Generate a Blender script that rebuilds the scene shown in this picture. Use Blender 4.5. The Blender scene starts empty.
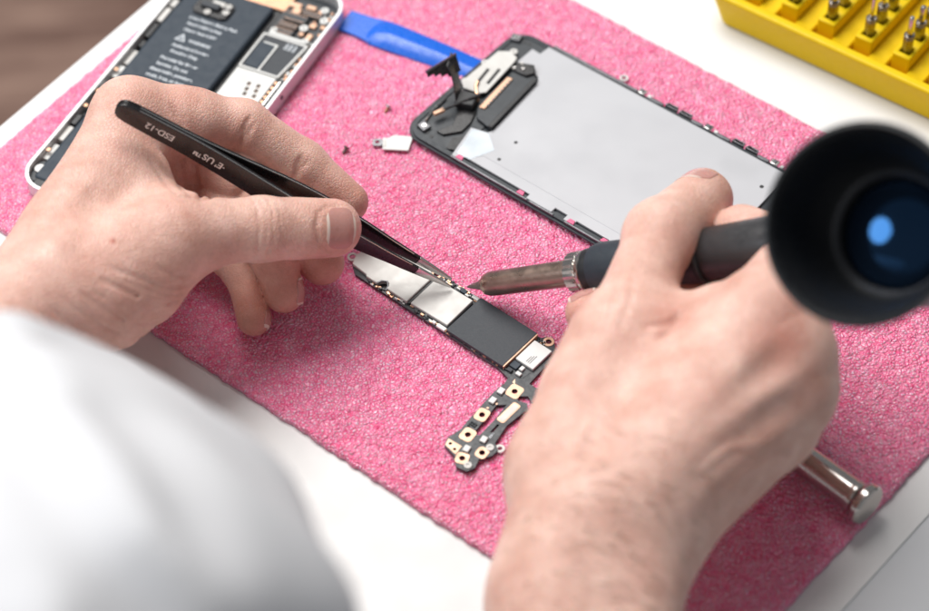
import bpy, bmesh, math, random
import numpy as np
from mathutils import Vector, Matrix
from mathutils.geometry import tessellate_polygon

random.seed(7)
rng = np.random.default_rng(7)
scene = bpy.context.scene
COL = scene.collection
MM = 0.001

# ------------------------------------------------------------------ camera
FPX, PITCH, ROLL, DIST = 2100.0, math.radians(49.9), math.radians(-3.09), 730.1
_f = np.array([0, math.cos(PITCH), -math.sin(PITCH)])
_r = np.array([1.0, 0, 0])
_u = np.cross(_r, _f)
RT = math.cos(ROLL) * _r + math.sin(ROLL) * _u
UP = -math.sin(ROLL) * _r + math.cos(ROLL) * _u
FW = _f
CAM = -FW * DIST                                   # millimetres, z = 0 is the top of the foam mat

cam_data = bpy.data.cameras.new('camera')
cam = bpy.data.objects.new('camera', cam_data)
COL.objects.link(cam)
cam.matrix_world = Matrix(((RT[0], UP[0], -FW[0], CAM[0] * MM),
                           (RT[1], UP[1], -FW[1], CAM[1] * MM),
                           (RT[2], UP[2], -FW[2], CAM[2] * MM),
                           (0, 0, 0, 1)))
cam_data.sensor_width = 36.0
cam_data.lens = 36.0 * FPX / 929.0
cam_data.clip_start = 0.02
cam_data.clip_end = 20.0
cam_data.dof.use_dof = True
cam_data.dof.focus_distance = 0.726
cam_data.dof.aperture_fstop = 6.5
cam_data.dof.aperture_blades = 0
scene.camera = cam

# ------------------------------------------------------------------ light
world = bpy.data.worlds.new('World')
scene.world = world
world.use_nodes = True
bg = world.node_tree.nodes['Background']
bg.inputs['Color'].default_value = (0.93, 0.96, 1.0, 1)
bg.inputs['Strength'].default_value = 0.25


def area_light(name, loc, target, sx, sy, power, color):
    d = bpy.data.lights.new(name, 'AREA')
    d.shape = 'RECTANGLE'
    d.size, d.size_y = sx, sy
    d.energy = power
    d.color = color
    o = bpy.data.objects.new(name, d)
    COL.objects.link(o)
    o.location = loc
    o.rotation_euler = (Vector(target) - Vector(loc)).to_track_quat('-Z', 'Y').to_euler()
    return o


area_light('window_light', (-0.40, 0.70, 1.42), (0, 0, 0), 1.25, 1.0, 39.0, (1.0, 0.98, 0.95))
area_light('side_window_light', (-1.15, -0.35, 0.95), (0, 0, 0), 0.42, 0.42, 5.0, (0.86, 0.93, 1.0)).data.shape = 'DISK'

vs = scene.view_settings
vs.view_transform = 'Standard'
vs.look = 'None'
vs.gamma = 1.0
vs.exposure = 0.0
vs.use_curve_mapping = False


# ------------------------------------------------------------------ helpers
def U(px, py, z=0.0):
    """world point (mm) seen at photo pixel px,py at height z"""
    d = FW + RT * (px - 464.5) / FPX - UP * (py - 305.5) / FPX
    return CAM + d * ((z - CAM[2]) / d[2])


def nrm(v):
    v = np.asarray(v, float)
    return v / np.linalg.norm(v)


def tag(o, label=None, cat=None, group=None, kind=None):
    if label: o['label'] = label
    if cat: o['category'] = cat
    if group: o['group'] = group
    if kind: o['kind'] = kind
    return o


def empty(name, loc_mm=(0, 0, 0), rz=0.0):
    o = bpy.data.objects.new(name, None)
    o.empty_display_size = 0.01
    COL.objects.link(o)
    o.location = Vector(loc_mm) * MM
    o.rotation_euler = (0, 0, rz)
    return o


class MB:
    """collects geometry in millimetres"""
    def __init__(s):
        s.v, s.f = [], []

    def add(s, verts, faces):
        n = len(s.v)
        s.v += [tuple(map(float, p)) for p in verts]
        s.f += [tuple(i + n for i in q) for q in faces]
        return s

    def box(s, x0, x1, y0, y1, z0, z1):
        v = [(x, y, z) for z in (z0, z1) for y in (y0, y1) for x in (x0, x1)]
        return s.add(v, [(0, 2, 3, 1), (4, 5, 7, 6), (0, 1, 5, 4), (2, 6, 7, 3), (0, 4, 6, 2), (1, 3, 7, 5)])

    def obox(s, cx, cy, lx, ly, z0, z1, ang):
        c, q = math.cos(ang), math.sin(ang)
        n = len(s.v)
        s.box(-lx / 2, lx / 2, -ly / 2, ly / 2, z0, z1)
        for i in range(n, len(s.v)):
            x, y, z = s.v[i]
            s.v[i] = (cx + c * x - q * y, cy + q * x + c * y, z)
        return s

    def prism(s, poly, z0, z1, holes=()):
        loops = [list(poly)] + [list(h) for h in holes]
        flat = [p for l in loops for p in l]
        n = len(flat)
        if holes:
            tris = tessellate_polygon([[Vector((x, y, 0)) for x, y in l] for l in loops])
        else:
            ar = sum(flat[i][0] * flat[(i + 1) % n][1] - flat[(i + 1) % n][0] * flat[i][1] for i in range(n))
            tris = []
        v = [(x, y, z0) for x, y in flat] + [(x, y, z1) for x, y in flat]
        f = []
        if not holes:
            q = tuple(range(n)) if ar > 0 else tuple(reversed(range(n)))
            f += [tuple(i + n for i in q), tuple(reversed(q))]
        for t in tris:
            a, b, c = [flat[i] for i in t]
            cr = (b[0] - a[0]) * (c[1] - a[1]) - (b[1] - a[1]) * (c[0] - a[0])
            t = tuple(t) if cr > 0 else tuple(reversed(t))
            f.append(tuple(i + n for i in t))
            f.append(tuple(reversed(t)))
        k = 0
        for li, l in enumerate(loops):
            m = len(l)
            area = sum(l[i][0] * l[(i + 1) % m][1] - l[(i + 1) % m][0] * l[i][1] for i in range(m))
            ccw = area > 0
            out = ccw if li == 0 else not ccw
            for i in range(m):
                a, b = k + i, k + (i + 1) % m
                f.append((a, b, b + n, a + n) if out else (b, a, a + n, b + n))
            k += m
        return s.add(v, f)

    def lathe(s, prof, o=(0, 0, 0), d=(0, 0, 1), seg=32, close=True):
        """prof: list of (distance along d, radius)"""
        o, d = np.array(o, float), nrm(d)
        a = nrm(np.cross(d, (0, 0, 1) if abs(d[2]) < .9 else (1, 0, 0)))
        b = np.cross(d, a)
        v, f = [], []
        for (t, r) in prof:
            for i in range(seg):
                an = 2 * math.pi * i / seg
                v.append(o + d * t + (a * math.cos(an) + b * math.sin(an)) * r)
        for j in range(len(prof) - 1):
            for i in range(seg):
                i2 = (i + 1) % seg
                f.append((j * seg + i, j * seg + i2, (j + 1) * seg + i2, (j + 1) * seg + i))
        if close:
            f.append(tuple(reversed(range(seg))))
            f.append(tuple(range((len(prof) - 1) * seg, len(prof) * seg)))
        return s.add(v, f)

    def tube(s, pts, r, seg=10):
        pts = [np.array(p, float) for p in pts]
        v, f = [], []
        up = np.array([0.13, 0.31, 0.94])
        n = len(pts)
        for i, p in enumerate(pts):
            d = nrm(pts[min(i + 1, n - 1)] - pts[max(i - 1, 0)])
            a = nrm(np.cross(d, up)); b = np.cross(d, a)
            rr = r[i] if hasattr(r, '__len__') else r
            for k in range(seg):
                an = 2 * math.pi * k / seg
                v.append(p + (a * math.cos(an) + b * math.sin(an)) * rr)
        for j in range(n - 1):
            for k in range(seg):
                k2 = (k + 1) % seg
                f.append((j * seg + k, j * seg + k2, (j + 1) * seg + k2, (j + 1) * seg + k))
        f.append(tuple(reversed(range(seg)))); f.append(tuple(range((n - 1) * seg, n * seg)))
        return s.add(v, f)

    def strip(s, rows):
        """rows of equal length point lists -> closed skin between consecutive rings"""
        m = len(rows[0]); v = [p for r in rows for p in r]; f = []
        for j in range(len(rows) - 1):
            for i in range(m):
                i2 = (i + 1) % m
                f.append((j * m + i, j * m + i2, (j + 1) * m + i2, (j + 1) * m + i))
        f.append(tuple(reversed(range(m)))); f.append(tuple(range((len(rows) - 1) * m, len(rows) * m)))
        return s.add(v, f)

    def mesh(s, name):
        me = bpy.data.meshes.new(name)
        me.from_pydata([(x * MM, y * MM, z * MM) for x, y, z in s.v], [], s.f)
        bm = bmesh.new(); bm.from_mesh(me)
        bmesh.ops.recalc_face_normals(bm, faces=bm.faces)
        bm.to_mesh(me); bm.free()
        return me

    def build(s, name, mat, parent=None, bevel=0.0, smooth=False, segs=2, angle=40):
        o = bpy.data.objects.new(name, s.mesh(name))
        COL.objects.link(o)
        o.data.materials.append(mat)
        o.parent = parent
        if bevel:
            m = o.modifiers.new('bevel', 'BEVEL')
            m.width = bevel * MM; m.segments = segs; m.limit_method = 'ANGLE'; m.angle_limit = math.radians(angle)
        if smooth or bevel:
            for p in o.data.polygons: p.use_smooth = True
            es = o.data
            try:
                es.set_sharp_from_angle(angle=math.radians(38))
            except Exception:
                pass
        return o


def rrect(x0, x1, y0, y1, r, seg=6):
    p = []
    for (cx, cy, a0) in ((x1 - r, y1 - r, 0), (x0 + r, y1 - r, 90), (x0 + r, y0 + r, 180), (x1 - r, y0 + r, 270)):
        for i in range(seg + 1):
            a = math.radians(a0 + 90 * i / seg)
            p.append((cx + r * math.cos(a), cy + r * math.sin(a)))
    return p


def circ(cx, cy, r, n=16):
    return [(cx + r * math.cos(2 * math.pi * i / n), cy + r * math.sin(2 * math.pi * i / n)) for i in range(n)]


# ------------------------------------------------------------------ materials
def new_mat(name):
    m = bpy.data.materials.new(name)
    m.use_nodes = True
    nt = m.node_tree
    return m, nt, nt.nodes['Principled BSDF']


def node(nt, t, **kw):
    n = nt.nodes.new(t)
    for k, v in kw.items():
        if k in ('operation', 'blend_type', 'data_type', 'noise_dimensions', 'feature', 'attribute_name', 'wave_type', 'bands_direction', 'interpolation_type', 'distance'):
            setattr(n, k, v)
        else:
            n.inputs[k].default_value = v
    return n


def simple(name, col, rough=0.5, metal=0.0, var=0.12, vscale=300.0, bump=0.0, bscale=2500.0, rvar=0.1, coat=0.0, spec=0.5, stretch=None):
    """principled with a little colour, roughness and relief variation (object space, metres)"""
    m, nt, b = new_mat(name)
    L = nt.links
    tc = node(nt, 'ShaderNodeTexCoord')
    src = tc.outputs['Object']
    if stretch:
        mp = node(nt, 'ShaderNodeMapping'); mp.inputs['Scale'].default_value = stretch
        L.new(src, mp.inputs['Vector']); src = mp.outputs['Vector']
    nz = node(nt, 'ShaderNodeTexNoise', Scale=vscale, Detail=4.0, Roughness=0.6)
    L.new(src, nz.inputs['Vector'])
    mx = node(nt, 'ShaderNodeMix', data_type='RGBA')
    c = np.array(col)
    mx.inputs[6].default_value = (*np.clip(c * (1 - var), 0, 1), 1)
    mx.inputs[7].default_value = (*np.clip(c * (1 + var), 0, 1), 1)
    L.new(nz.outputs['Fac'], mx.inputs[0])
    L.new(mx.outputs[2], b.inputs['Base Color'])
    mr = node(nt, 'ShaderNodeMapRange')
    mr.inputs['From Min'].default_value = 0.3; mr.inputs['From Max'].default_value = 0.7
    mr.inputs['To Min'].default_value = max(0.02, rough - rvar); mr.inputs['To Max'].default_value = min(1, rough + rvar)
    nz2 = node(nt, 'ShaderNodeTexNoise', Scale=vscale * 1.7, Detail=3.0)
    L.new(src, nz2.inputs['Vector'])
    L.new(nz2.outputs['Fac'], mr.inputs['Value'])
    L.new(mr.outputs['Result'], b.inputs['Roughness'])
    b.inputs['Metallic'].default_value = metal
    b.inputs['Coat Weight'].default_value = coat
    b.inputs['Specular IOR Level'].default_value = spec
    if bump:
        nb = node(nt, 'ShaderNodeTexNoise', Scale=bscale, Detail=3.0)
        L.new(src, nb.inputs['Vector'])
        bp = node(nt, 'ShaderNodeBump', Strength=bump, Distance=0.0003)
        L.new(nb.outputs['Fac'], bp.inputs['Height'])
        L.new(bp.outputs['Normal'], b.inputs['Normal'])
    return m


M = {}
M['table'] = simple('white_table', (0.74, 0.735, 0.73), 0.5, var=0.02, vscale=40, bump=0.05)
M['side_table'] = simple('grey_white_laminate', (0.60, 0.61, 0.63), 0.45, var=0.02, vscale=40, bump=0.05)
M['alu'] = simple('bead_blasted_aluminium', (0.70, 0.70, 0.70), 0.42, 0.35, var=0.05, bump=0.08)
M['plate'] = simple('display_shield_plate', (0.47, 0.47, 0.49), 0.48, 0.12, spec=0.3, var=0.045, vscale=26, bump=0.05, rvar=0.16)
M['foilplate'] = simple('bright_foil', (0.36, 0.39, 0.42), 0.36, 0.7, var=0.35, vscale=60)
M['shield'] = simple('nickel_shield_can', (0.56, 0.545, 0.52), 0.5, 0.15, var=0.08, vscale=120, bump=0.5, bscale=160)
M['steel'] = simple('polished_steel', (0.62, 0.60, 0.58), 0.2, 1.0, var=0.08, vscale=200)
M['chrome'] = simple('chrome', (0.55, 0.51, 0.48), 0.2, 1.0, var=0.06, vscale=150)
M['darksteel'] = simple('dark_metal', (0.16, 0.16, 0.17), 0.35, 0.8)
M['glassblack'] = simple('dark_grey_backing', (0.030, 0.036, 0.043), 0.38, 0.0, var=0.25, spec=0.35)
M['nailedge'] = simple('nail_free_edge', (0.74, 0.62, 0.54), 0.35, var=0.04)
M['black'] = simple('matt_black_plastic', (0.018, 0.018, 0.02), 0.42, var=0.25)
M['flex'] = simple('black_flex_film', (0.022, 0.021, 0.022), 0.30, var=0.3, vscale=500, bump=0.1)
M['flexgrey'] = simple('grey_flex_film', (0.045, 0.05, 0.056), 0.4, var=0.25, spec=0.35)
M['pcb'] = simple('dark_circuit_board', (0.028, 0.031, 0.036), 0.42, var=0.35, vscale=700, bump=0.15)
M['chip'] = simple('grey_chip_epoxy', (0.050, 0.055, 0.063), 0.55, spec=0.3, var=0.12, vscale=1500, bump=0.15, bscale=6000)
M['gold'] = simple('gold_plated_copper', (0.70, 0.43, 0.29), 0.4, 0.25, var=0.12)
M['copper'] = simple('copper_contacts', (0.60, 0.34, 0.22), 0.35, 0.8, var=0.2)
M['white'] = simple('white_component', (0.68, 0.68, 0.66), 0.45, var=0.05)
M['print'] = simple('white_print', (0.62, 0.66, 0.70), 0.6, var=0.05)
M['printpink'] = simple('pale_print', (0.74, 0.66, 0.62), 0.6, var=0.05)
M['battery'] = simple('battery_wrap', (0.034, 0.046, 0.062), 0.5, spec=0.25, var=0.08, vscale=200, bump=0.1, bscale=900)
M['blue'] = simple('blue_plastic', (0.006, 0.12, 0.62), 0.3, var=0.06, bump=0.03)
M['yellow'] = simple('yellow_plastic', (0.76, 0.52, 0.002), 0.45, var=0.06, bump=0.08, bscale=1800, spec=0.25)
M['orange'] = simple('amber_recess_plastic', (0.62, 0.26, 0.01), 0.5, var=0.08)
M['rubber'] = simple('black_rubber', (0.009, 0.010, 0.012), 0.42, var=0.2, bump=0.15)
M['grip'] = simple('dark_blue_rubber_grip', (0.022, 0.03, 0.04), 0.5, var=0.2, bump=0.15)
M['handle'] = simple('soldering_handle_plastic', (0.035, 0.034, 0.036), 0.38, var=0.2, bump=0.1)
M['barrel'] = simple('heat_tinted_steel_sleeve', (0.34, 0.25, 0.205), 0.33, 0.9, var=0.45, vscale=140, bump=0.15, bscale=900)
M['burnt'] = simple('oxidised_iron_tip', (0.20, 0.15, 0.14), 0.45, 0.7, var=0.3)
M['tweezer'] = simple('black_coated_steel', (0.012, 0.010, 0.011), 0.27, 0.0, var=0.2, vscale=200, spec=0.55, rvar=.04)
M['bit'] = simple('bit_steel', (0.30, 0.27, 0.24), 0.26, 1.0, var=0.2, vscale=400)
M['redplastic'] = simple('red_residue', (0.7, 0.12, 0.25), 0.5)
M['floor'] = None
M['hair'] = simple('brown_hair', (0.24, 0.15, 0.095), 0.5)
M['cloth'] = simple('white_coat_cotton', (0.60, 0.60, 0.62), 0.85, var=0.02, vscale=60, bump=0.25, bscale=2000)


def mat_floor():
    m, nt, b = new_mat('brown_wood_floor')
    L = nt.links
    tc = node(nt, 'ShaderNodeTexCoord')
    mp = node(nt, 'ShaderNodeMapping'); mp.inputs['Scale'].default_value = (1, 6, 1); mp.inputs['Rotation'].default_value = (0, 0, 0.5)
    L.new(tc.outputs['Object'], mp.inputs['Vector'])
    nz = node(nt, 'ShaderNodeTexNoise', Scale=6.0, Detail=5.0, Roughness=0.6)
    L.new(mp.outputs['Vector'], nz.inputs['Vector'])
    cr = node(nt, 'ShaderNodeValToRGB')
    cr.color_ramp.elements[0].position = 0.35; cr.color_ramp.elements[0].color = (0.16, 0.085, 0.065, 1)
    cr.color_ramp.elements[1].position = 0.7; cr.color_ramp.elements[1].color = (0.42, 0.27, 0.21, 1)
    L.new(nz.outputs['Fac'], cr.inputs['Fac'])
    L.new(cr.outputs['Color'], b.inputs['Base Color'])
    b.inputs['Roughness'].default_value = 0.45
    return m


def mat_foam():
    m, nt, b = new_mat('pink_polyethylene_foam')
    L = nt.links
    tc = node(nt, 'ShaderNodeTexCoord')
    # warped coordinates so that the bubbles are irregular
    wz = node(nt, 'ShaderNodeTexNoise', Scale=330.0, Detail=2.0)
    L.new(tc.outputs['Object'], wz.inputs['Vector'])
    wm = node(nt, 'ShaderNodeVectorMath', operation='MULTIPLY_ADD')
    wm.inputs[1].default_value = (0.0026, 0.0026, 0.0026)
    L.new(wz.outputs['Color'], wm.inputs[0]); L.new(tc.outputs['Object'], wm.inputs[2])
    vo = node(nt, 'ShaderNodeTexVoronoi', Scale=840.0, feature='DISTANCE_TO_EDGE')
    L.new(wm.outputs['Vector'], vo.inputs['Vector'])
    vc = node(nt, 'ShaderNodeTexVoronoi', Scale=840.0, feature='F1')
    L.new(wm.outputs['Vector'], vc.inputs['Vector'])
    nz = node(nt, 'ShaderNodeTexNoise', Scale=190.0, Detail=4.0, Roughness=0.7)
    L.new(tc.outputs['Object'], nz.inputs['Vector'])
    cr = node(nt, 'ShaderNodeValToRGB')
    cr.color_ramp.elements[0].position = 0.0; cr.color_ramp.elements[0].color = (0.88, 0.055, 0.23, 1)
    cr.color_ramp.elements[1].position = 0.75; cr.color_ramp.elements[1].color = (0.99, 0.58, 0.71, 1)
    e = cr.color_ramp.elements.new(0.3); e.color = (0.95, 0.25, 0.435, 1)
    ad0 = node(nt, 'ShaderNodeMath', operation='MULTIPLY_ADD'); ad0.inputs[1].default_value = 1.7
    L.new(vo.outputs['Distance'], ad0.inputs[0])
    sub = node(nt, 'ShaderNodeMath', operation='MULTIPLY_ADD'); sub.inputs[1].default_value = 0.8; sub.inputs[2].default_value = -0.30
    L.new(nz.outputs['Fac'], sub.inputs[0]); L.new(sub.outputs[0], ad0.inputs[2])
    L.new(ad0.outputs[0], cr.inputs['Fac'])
    L.new(cr.outputs['Color'], b.inputs['Base Color'])
    b.inputs['Roughness'].default_value = 0.33
    b.inputs['IOR'].default_value = 1.55
    b.inputs['Specular IOR Level'].default_value = 1.0
    b.inputs['Subsurface Weight'].default_value = 0.4
    b.inputs['Subsurface Radius'].default_value = (1.0, 0.08, 0.16)
    b.inputs['Subsurface Scale'].default_value = 0.0018
    n2 = node(nt, 'ShaderNodeTexNoise', Scale=1300.0, Detail=2.0)
    L.new(tc.outputs['Object'], n2.inputs['Vector'])
    ad = node(nt, 'ShaderNodeMath', operation='MULTIPLY_ADD'); ad.inputs[1].default_value = -1.0
    L.new(vc.outputs['Distance'], ad.inputs[0])
    n2m = node(nt, 'ShaderNodeMath', operation='MULTIPLY'); n2m.inputs[1].default_value = 0.3
    L.new(n2.outputs['Fac'], n2m.inputs[0]); L.new(n2m.outputs[0], ad.inputs[2])
    bp = node(nt, 'ShaderNodeBump', Strength=1.0, Distance=0.0012)
    L.new(ad.outputs[0], bp.inputs['Height'])
    L.new(bp.outputs['Normal'], b.inputs['Normal'])
    return m


def mat_skin():
    m, nt, b = new_mat('light_skin')
    L = nt.links
    tc = node(nt, 'ShaderNodeTexCoord')
    at = node(nt, 'ShaderNodeAttribute', attribute_name='redness')
    n1 = node(nt, 'ShaderNodeTexNoise', Scale=85.0, Detail=5.0, Roughness=0.6)
    L.new(tc.outputs['Object'], n1.inputs['Vector'])
    cr = node(nt, 'ShaderNodeValToRGB')
    cr.color_ramp.elements[0].position = 0.3; cr.color_ramp.elements[0].color = (0.65, 0.375, 0.30, 1)
    cr.color_ramp.elements[1].position = 0.72; cr.color_ramp.elements[1].color = (0.86, 0.58, 0.49, 1)
    L.new(n1.outputs['Fac'], cr.inputs['Fac'])
    mx = node(nt, 'ShaderNodeMix', data_type='RGBA')
    mx.inputs[7].default_value = (0.54, 0.20, 0.145, 1)
    nm = node(nt, 'ShaderNodeTexNoise', Scale=38.0, Detail=4.0, Roughness=0.65)
    L.new(tc.outputs['Object'], nm.inputs['Vector'])
    mm_ = node(nt, 'ShaderNodeMapRange'); mm_.inputs['From Min'].default_value = 0.46; mm_.inputs['From Max'].default_value = 0.72
    mm_.inputs['To Min'].default_value = 0.0; mm_.inputs['To Max'].default_value = 0.3
    L.new(nm.outputs['Fac'], mm_.inputs['Value'])
    sm_ = node(nt, 'ShaderNodeMath', operation='ADD'); sm_.use_clamp = True
    L.new(at.outputs['Fac'], sm_.inputs[0]); L.new(mm_.outputs['Result'], sm_.inputs[1])
    L.new(sm_.outputs[0], mx.inputs[0])
    L.new(cr.outputs['Color'], mx.inputs[6])
    # freckles and pores
    n2 = node(nt, 'ShaderNodeTexNoise', Scale=900.0, Detail=2.0)
    L.new(tc.outputs['Object'], n2.inputs['Vector'])
    mr = node(nt, 'ShaderNodeMapRange'); mr.inputs['From Min'].default_value = 0.3; mr.inputs['From Max'].default_value = 0.7
    mr.inputs['To Min'].default_value = 0.94; mr.inputs['To Max'].default_value = 1.03
    L.new(n2.outputs['Fac'], mr.inputs['Value'])
    mu = node(nt, 'ShaderNodeMix', data_type='RGBA', blend_type='MULTIPLY'); mu.inputs[0].default_value = 1.0
    L.new(mx.outputs[2], mu.inputs[6]); L.new(mr.outputs['Result'], mu.inputs[7])
    L.new(mu.outputs[2], b.inputs['Base Color'])
    b.inputs['Roughness'].default_value = 0.46
    b.inputs['Specular IOR Level'].default_value = 0.45
    b.inputs['Subsurface Weight'].default_value = 0.55
    b.inputs['Subsurface Radius'].default_value = (1.0, 0.36, 0.2)
    b.inputs['Subsurface Scale'].default_value = 0.0010
    # fine skin lines
    mp = node(nt, 'ShaderNodeMapping'); mp.inputs['Scale'].default_value = (1.0, 1.0, 1.0)
    L.new(tc.outputs['Object'], mp.inputs['Vector'])
    vo = node(nt, 'ShaderNodeTexVoronoi', Scale=900.0, feature='DISTANCE_TO_EDGE')
    L.new(mp.outputs['Vector'], vo.inputs['Vector'])
    mn = node(nt, 'ShaderNodeMath', operation='MINIMUM'); mn.inputs[1].default_value = 0.16
    L.new(vo.outputs['Distance'], mn.inputs[0])
    mp2 = node(nt, 'ShaderNodeMapping'); mp2.inputs['Scale'].default_value = (1.0, 0.35, 0.6); mp2.inputs['Rotation'].default_value = (0.3, 0.2, 0.6)
    L.new(tc.outputs['Object'], mp2.inputs['Vector'])
    n3 = node(nt, 'ShaderNodeTexNoise', Scale=750.0, Detail=4.0, Roughness=0.6)
    L.new(mp2.outputs['Vector'], n3.inputs['Vector'])
    ad = node(nt, 'ShaderNodeMath', operation='MULTIPLY_ADD'); ad.inputs[1].default_value = 0.28
    L.new(n3.outputs['Fac'], ad.inputs[0]); L.new(mn.outputs[0], ad.inputs[2])
    bp = node(nt, 'ShaderNodeBump', Strength=0.75, Distance=0.0009)
    L.new(ad.outputs[0], bp.inputs['Height'])
    L.new(bp.outputs['Normal'], b.inputs['Normal'])
    return m


def mat_nail():
    m = simple('fingernail', (0.52, 0.27, 0.235), 0.25, var=0.04, vscale=150, coat=0.15)
    b = m.node_tree.nodes['Principled BSDF']
    b.inputs['Subsurface Weight'].default_value = 0.4
    b.inputs['Subsurface Radius'].default_value = (1.0, 0.4, 0.25)
    b.inputs['Subsurface Scale'].default_value = 0.001
    return m


M['floor'] = mat_floor()
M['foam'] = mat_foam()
M['skin'] = mat_skin()
M['nail'] = mat_nail()

# ------------------------------------------------------------------ the setting
MAT_Z = -3.0        # table top; the foam's top is z = 0


def line_x(p, q, r, s):
    p, q, r, s = [np.array(a[:2], float) for a in (p, q, r, s)]
    d1, d2 = q - p, s - r
    t = ((r - p)[0] * d2[1] - (r - p)[1] * d2[0]) / (d1[0] * d2[1] - d1[1] * d2[0])
    return p + d1 * t


FAR = ((50, 155), (134, 78)); NEAR = ((-104, -7), (5, -104)); RIGHT = ((148, -73), (94, -128)); LEFT = ((-171, 91), (-128, 145))
mat_c = [line_x(*NEAR, *LEFT), line_x(*NEAR, *RIGHT), line_x(*FAR, *RIGHT), line_x(*FAR, *LEFT)]   # near-left, near-right, far-right, far-left


def off_line(l, d):
    p, q = np.array(l[0], float), np.array(l[1], float)
    e = nrm(q - p); n = np.array([e[1], -e[0]])
    return (p + n * d, q + n * d)


def build_setting():
    # floor far below, seen past the table's edge
    tag(MB().box(-3000, 3000, -3000, 3000, -760, -745).build('floor', M['floor']), kind='structure')
    # white table board that carries the foam: long across the mat's near-far axis
    lft = off_line(LEFT, -9.5); rgt = off_line(RIGHT, -13.0)
    e = nrm(np.array(FAR[1], float) - np.array(FAR[0])); a = np.array([-e[1], e[0]])
    if a[1] < 0: a = -a
    lf0 = line_x(*lft, *off_line(NEAR, 600)); lf1 = line_x(*lft, *off_line(FAR, -500))
    if np.dot(lf0, a) > np.dot(lf1, a): lf0, lf1 = lf1, lf0
    c0 = np.array(mat_c[0]); 
    nl = line_x(*lft, c0 - a * 420, c0 - a * 420 + e * 10); nr = line_x(*rgt, c0 - a * 420, c0 - a * 420 + e * 10)
    f0 = np.array(mat_c[3]) + a * 330
    fl = line_x(*lft, f0, f0 + e * 10); fr = line_x(*rgt, f0, f0 + e * 10)
    poly = [tuple(nl), tuple(nr), tuple(fr), tuple(fl)]
    tag(MB().prism(poly, MAT_Z - 22, MAT_Z).build('table', M['table'], bevel=0.2, segs=2), kind='structure')
    # the greyer top that joins it at the right
    g = off_line(RIGHT, -13.01)
    g0 = line_x(*g, c0 - a * 420, c0 - a * 420 + e * 10); g1 = line_x(*g, f0, f0 + e * 10)
    poly = [tuple(g0), tuple(g0 + e * 520), tuple(g1 + e * 520), tuple(g1)]
    tag(MB().prism(poly, MAT_Z - 24, MAT_Z - 0.6).build('side_table', M['side_table'], bevel=0.2, segs=2), kind='structure')


def vnoise(x, y, s, seed):
    """value noise on arrays, cell size s"""
    r = np.random.default_rng(seed)
    G = r.random((256, 256))
    u, v = x / s, y / s
    i, j = np.floor(u).astype(int), np.floor(v).astype(int)
    fu, fv = u - i, v - j
    fu, fv = fu * fu * (3 - 2 * fu), fv * fv * (3 - 2 * fv)
    g = lambda a, b: G[a % 256, b % 256]
    return (g(i, j) * (1 - fu) + g(i + 1, j) * fu) * (1 - fv) + (g(i, j + 1) * (1 - fu) + g(i + 1, j + 1) * fu) * fv


def build_mat():
    A, B, C_, D_ = [np.array(p) for p in mat_c]
    nu, nv = 330, 300
    u = np.linspace(0, 1, nu + 1)[:, None]; v = np.linspace(0, 1, nv + 1)[None, :]
    X = sum(w * p[0] for w, p in (((1 - u) * (1 - v), A), (u * (1 - v), B), (u * v, C_), ((1 - u) * v, D_)))
    Y = sum(w * p[1] for w, p in (((1 - u) * (1 - v), A), (u * (1 - v), B), (u * v, C_), ((1 - u) * v, D_)))
    # ragged cut edges
    ed = np.minimum(np.minimum(u, 1 - u) * 320, np.minimum(v, 1 - v) * 215)
    k = np.clip(1 - ed / 3.0, 0, 1)
    X = X + k * (vnoise(X, Y, 2.2, 3) - .5) * 0.8; Y = Y + k * (vnoise(X, Y, 2.2, 4) - .5) * 0.8
    cells = 1 - np.abs(2 * vnoise(X, Y, 2.6, 1) - 1)
    Z = (vnoise(X, Y, 2.1, 5) - .5) * 0.45 + (cells - .6) * 0.22 + (vnoise(X, Y, 14, 6) - .5) * 0.7 - 0.45
    Z = Z - np.clip(1 - ed / 1.2, 0, 1) ** 2 * 0.9
    n = (nu + 1) * (nv + 1)
    co = np.stack([X, Y, Z], -1).reshape(-1, 3)
    idx = np.arange(n).reshape(nu + 1, nv + 1)
    q = np.stack([idx[:-1, :-1], idx[1:, :-1], idx[1:, 1:], idx[:-1, 1:]], -1).reshape(-1, 4)
    # skirt and underside ring
    ring = np.concatenate([idx[:, 0], idx[-1, 1:], idx[-2::-1, -1], idx[0, -2:0:-1]])
    low = co[ring].copy(); low[:, 2] = MAT_Z + 0.05
    co = np.concatenate([co, low]); m = len(ring); li = n + np.arange(m)
    sk = np.stack([ring, li, np.roll(li, -1), np.roll(ring, -1)], -1)
    q = np.concatenate([q, sk])
    me = bpy.data.meshes.new('foam_mat')
    me.from_pydata(co * MM, [], q.tolist() + [li[::-1].tolist()])
    me.polygons.foreach_set('use_smooth', [True] * len(me.polygons))
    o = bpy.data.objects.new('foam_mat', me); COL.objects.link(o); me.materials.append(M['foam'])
    tag(o, 'pink pebbled foam sheet spread over the white table', 'mat')


build_setting()
build_mat()


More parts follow.
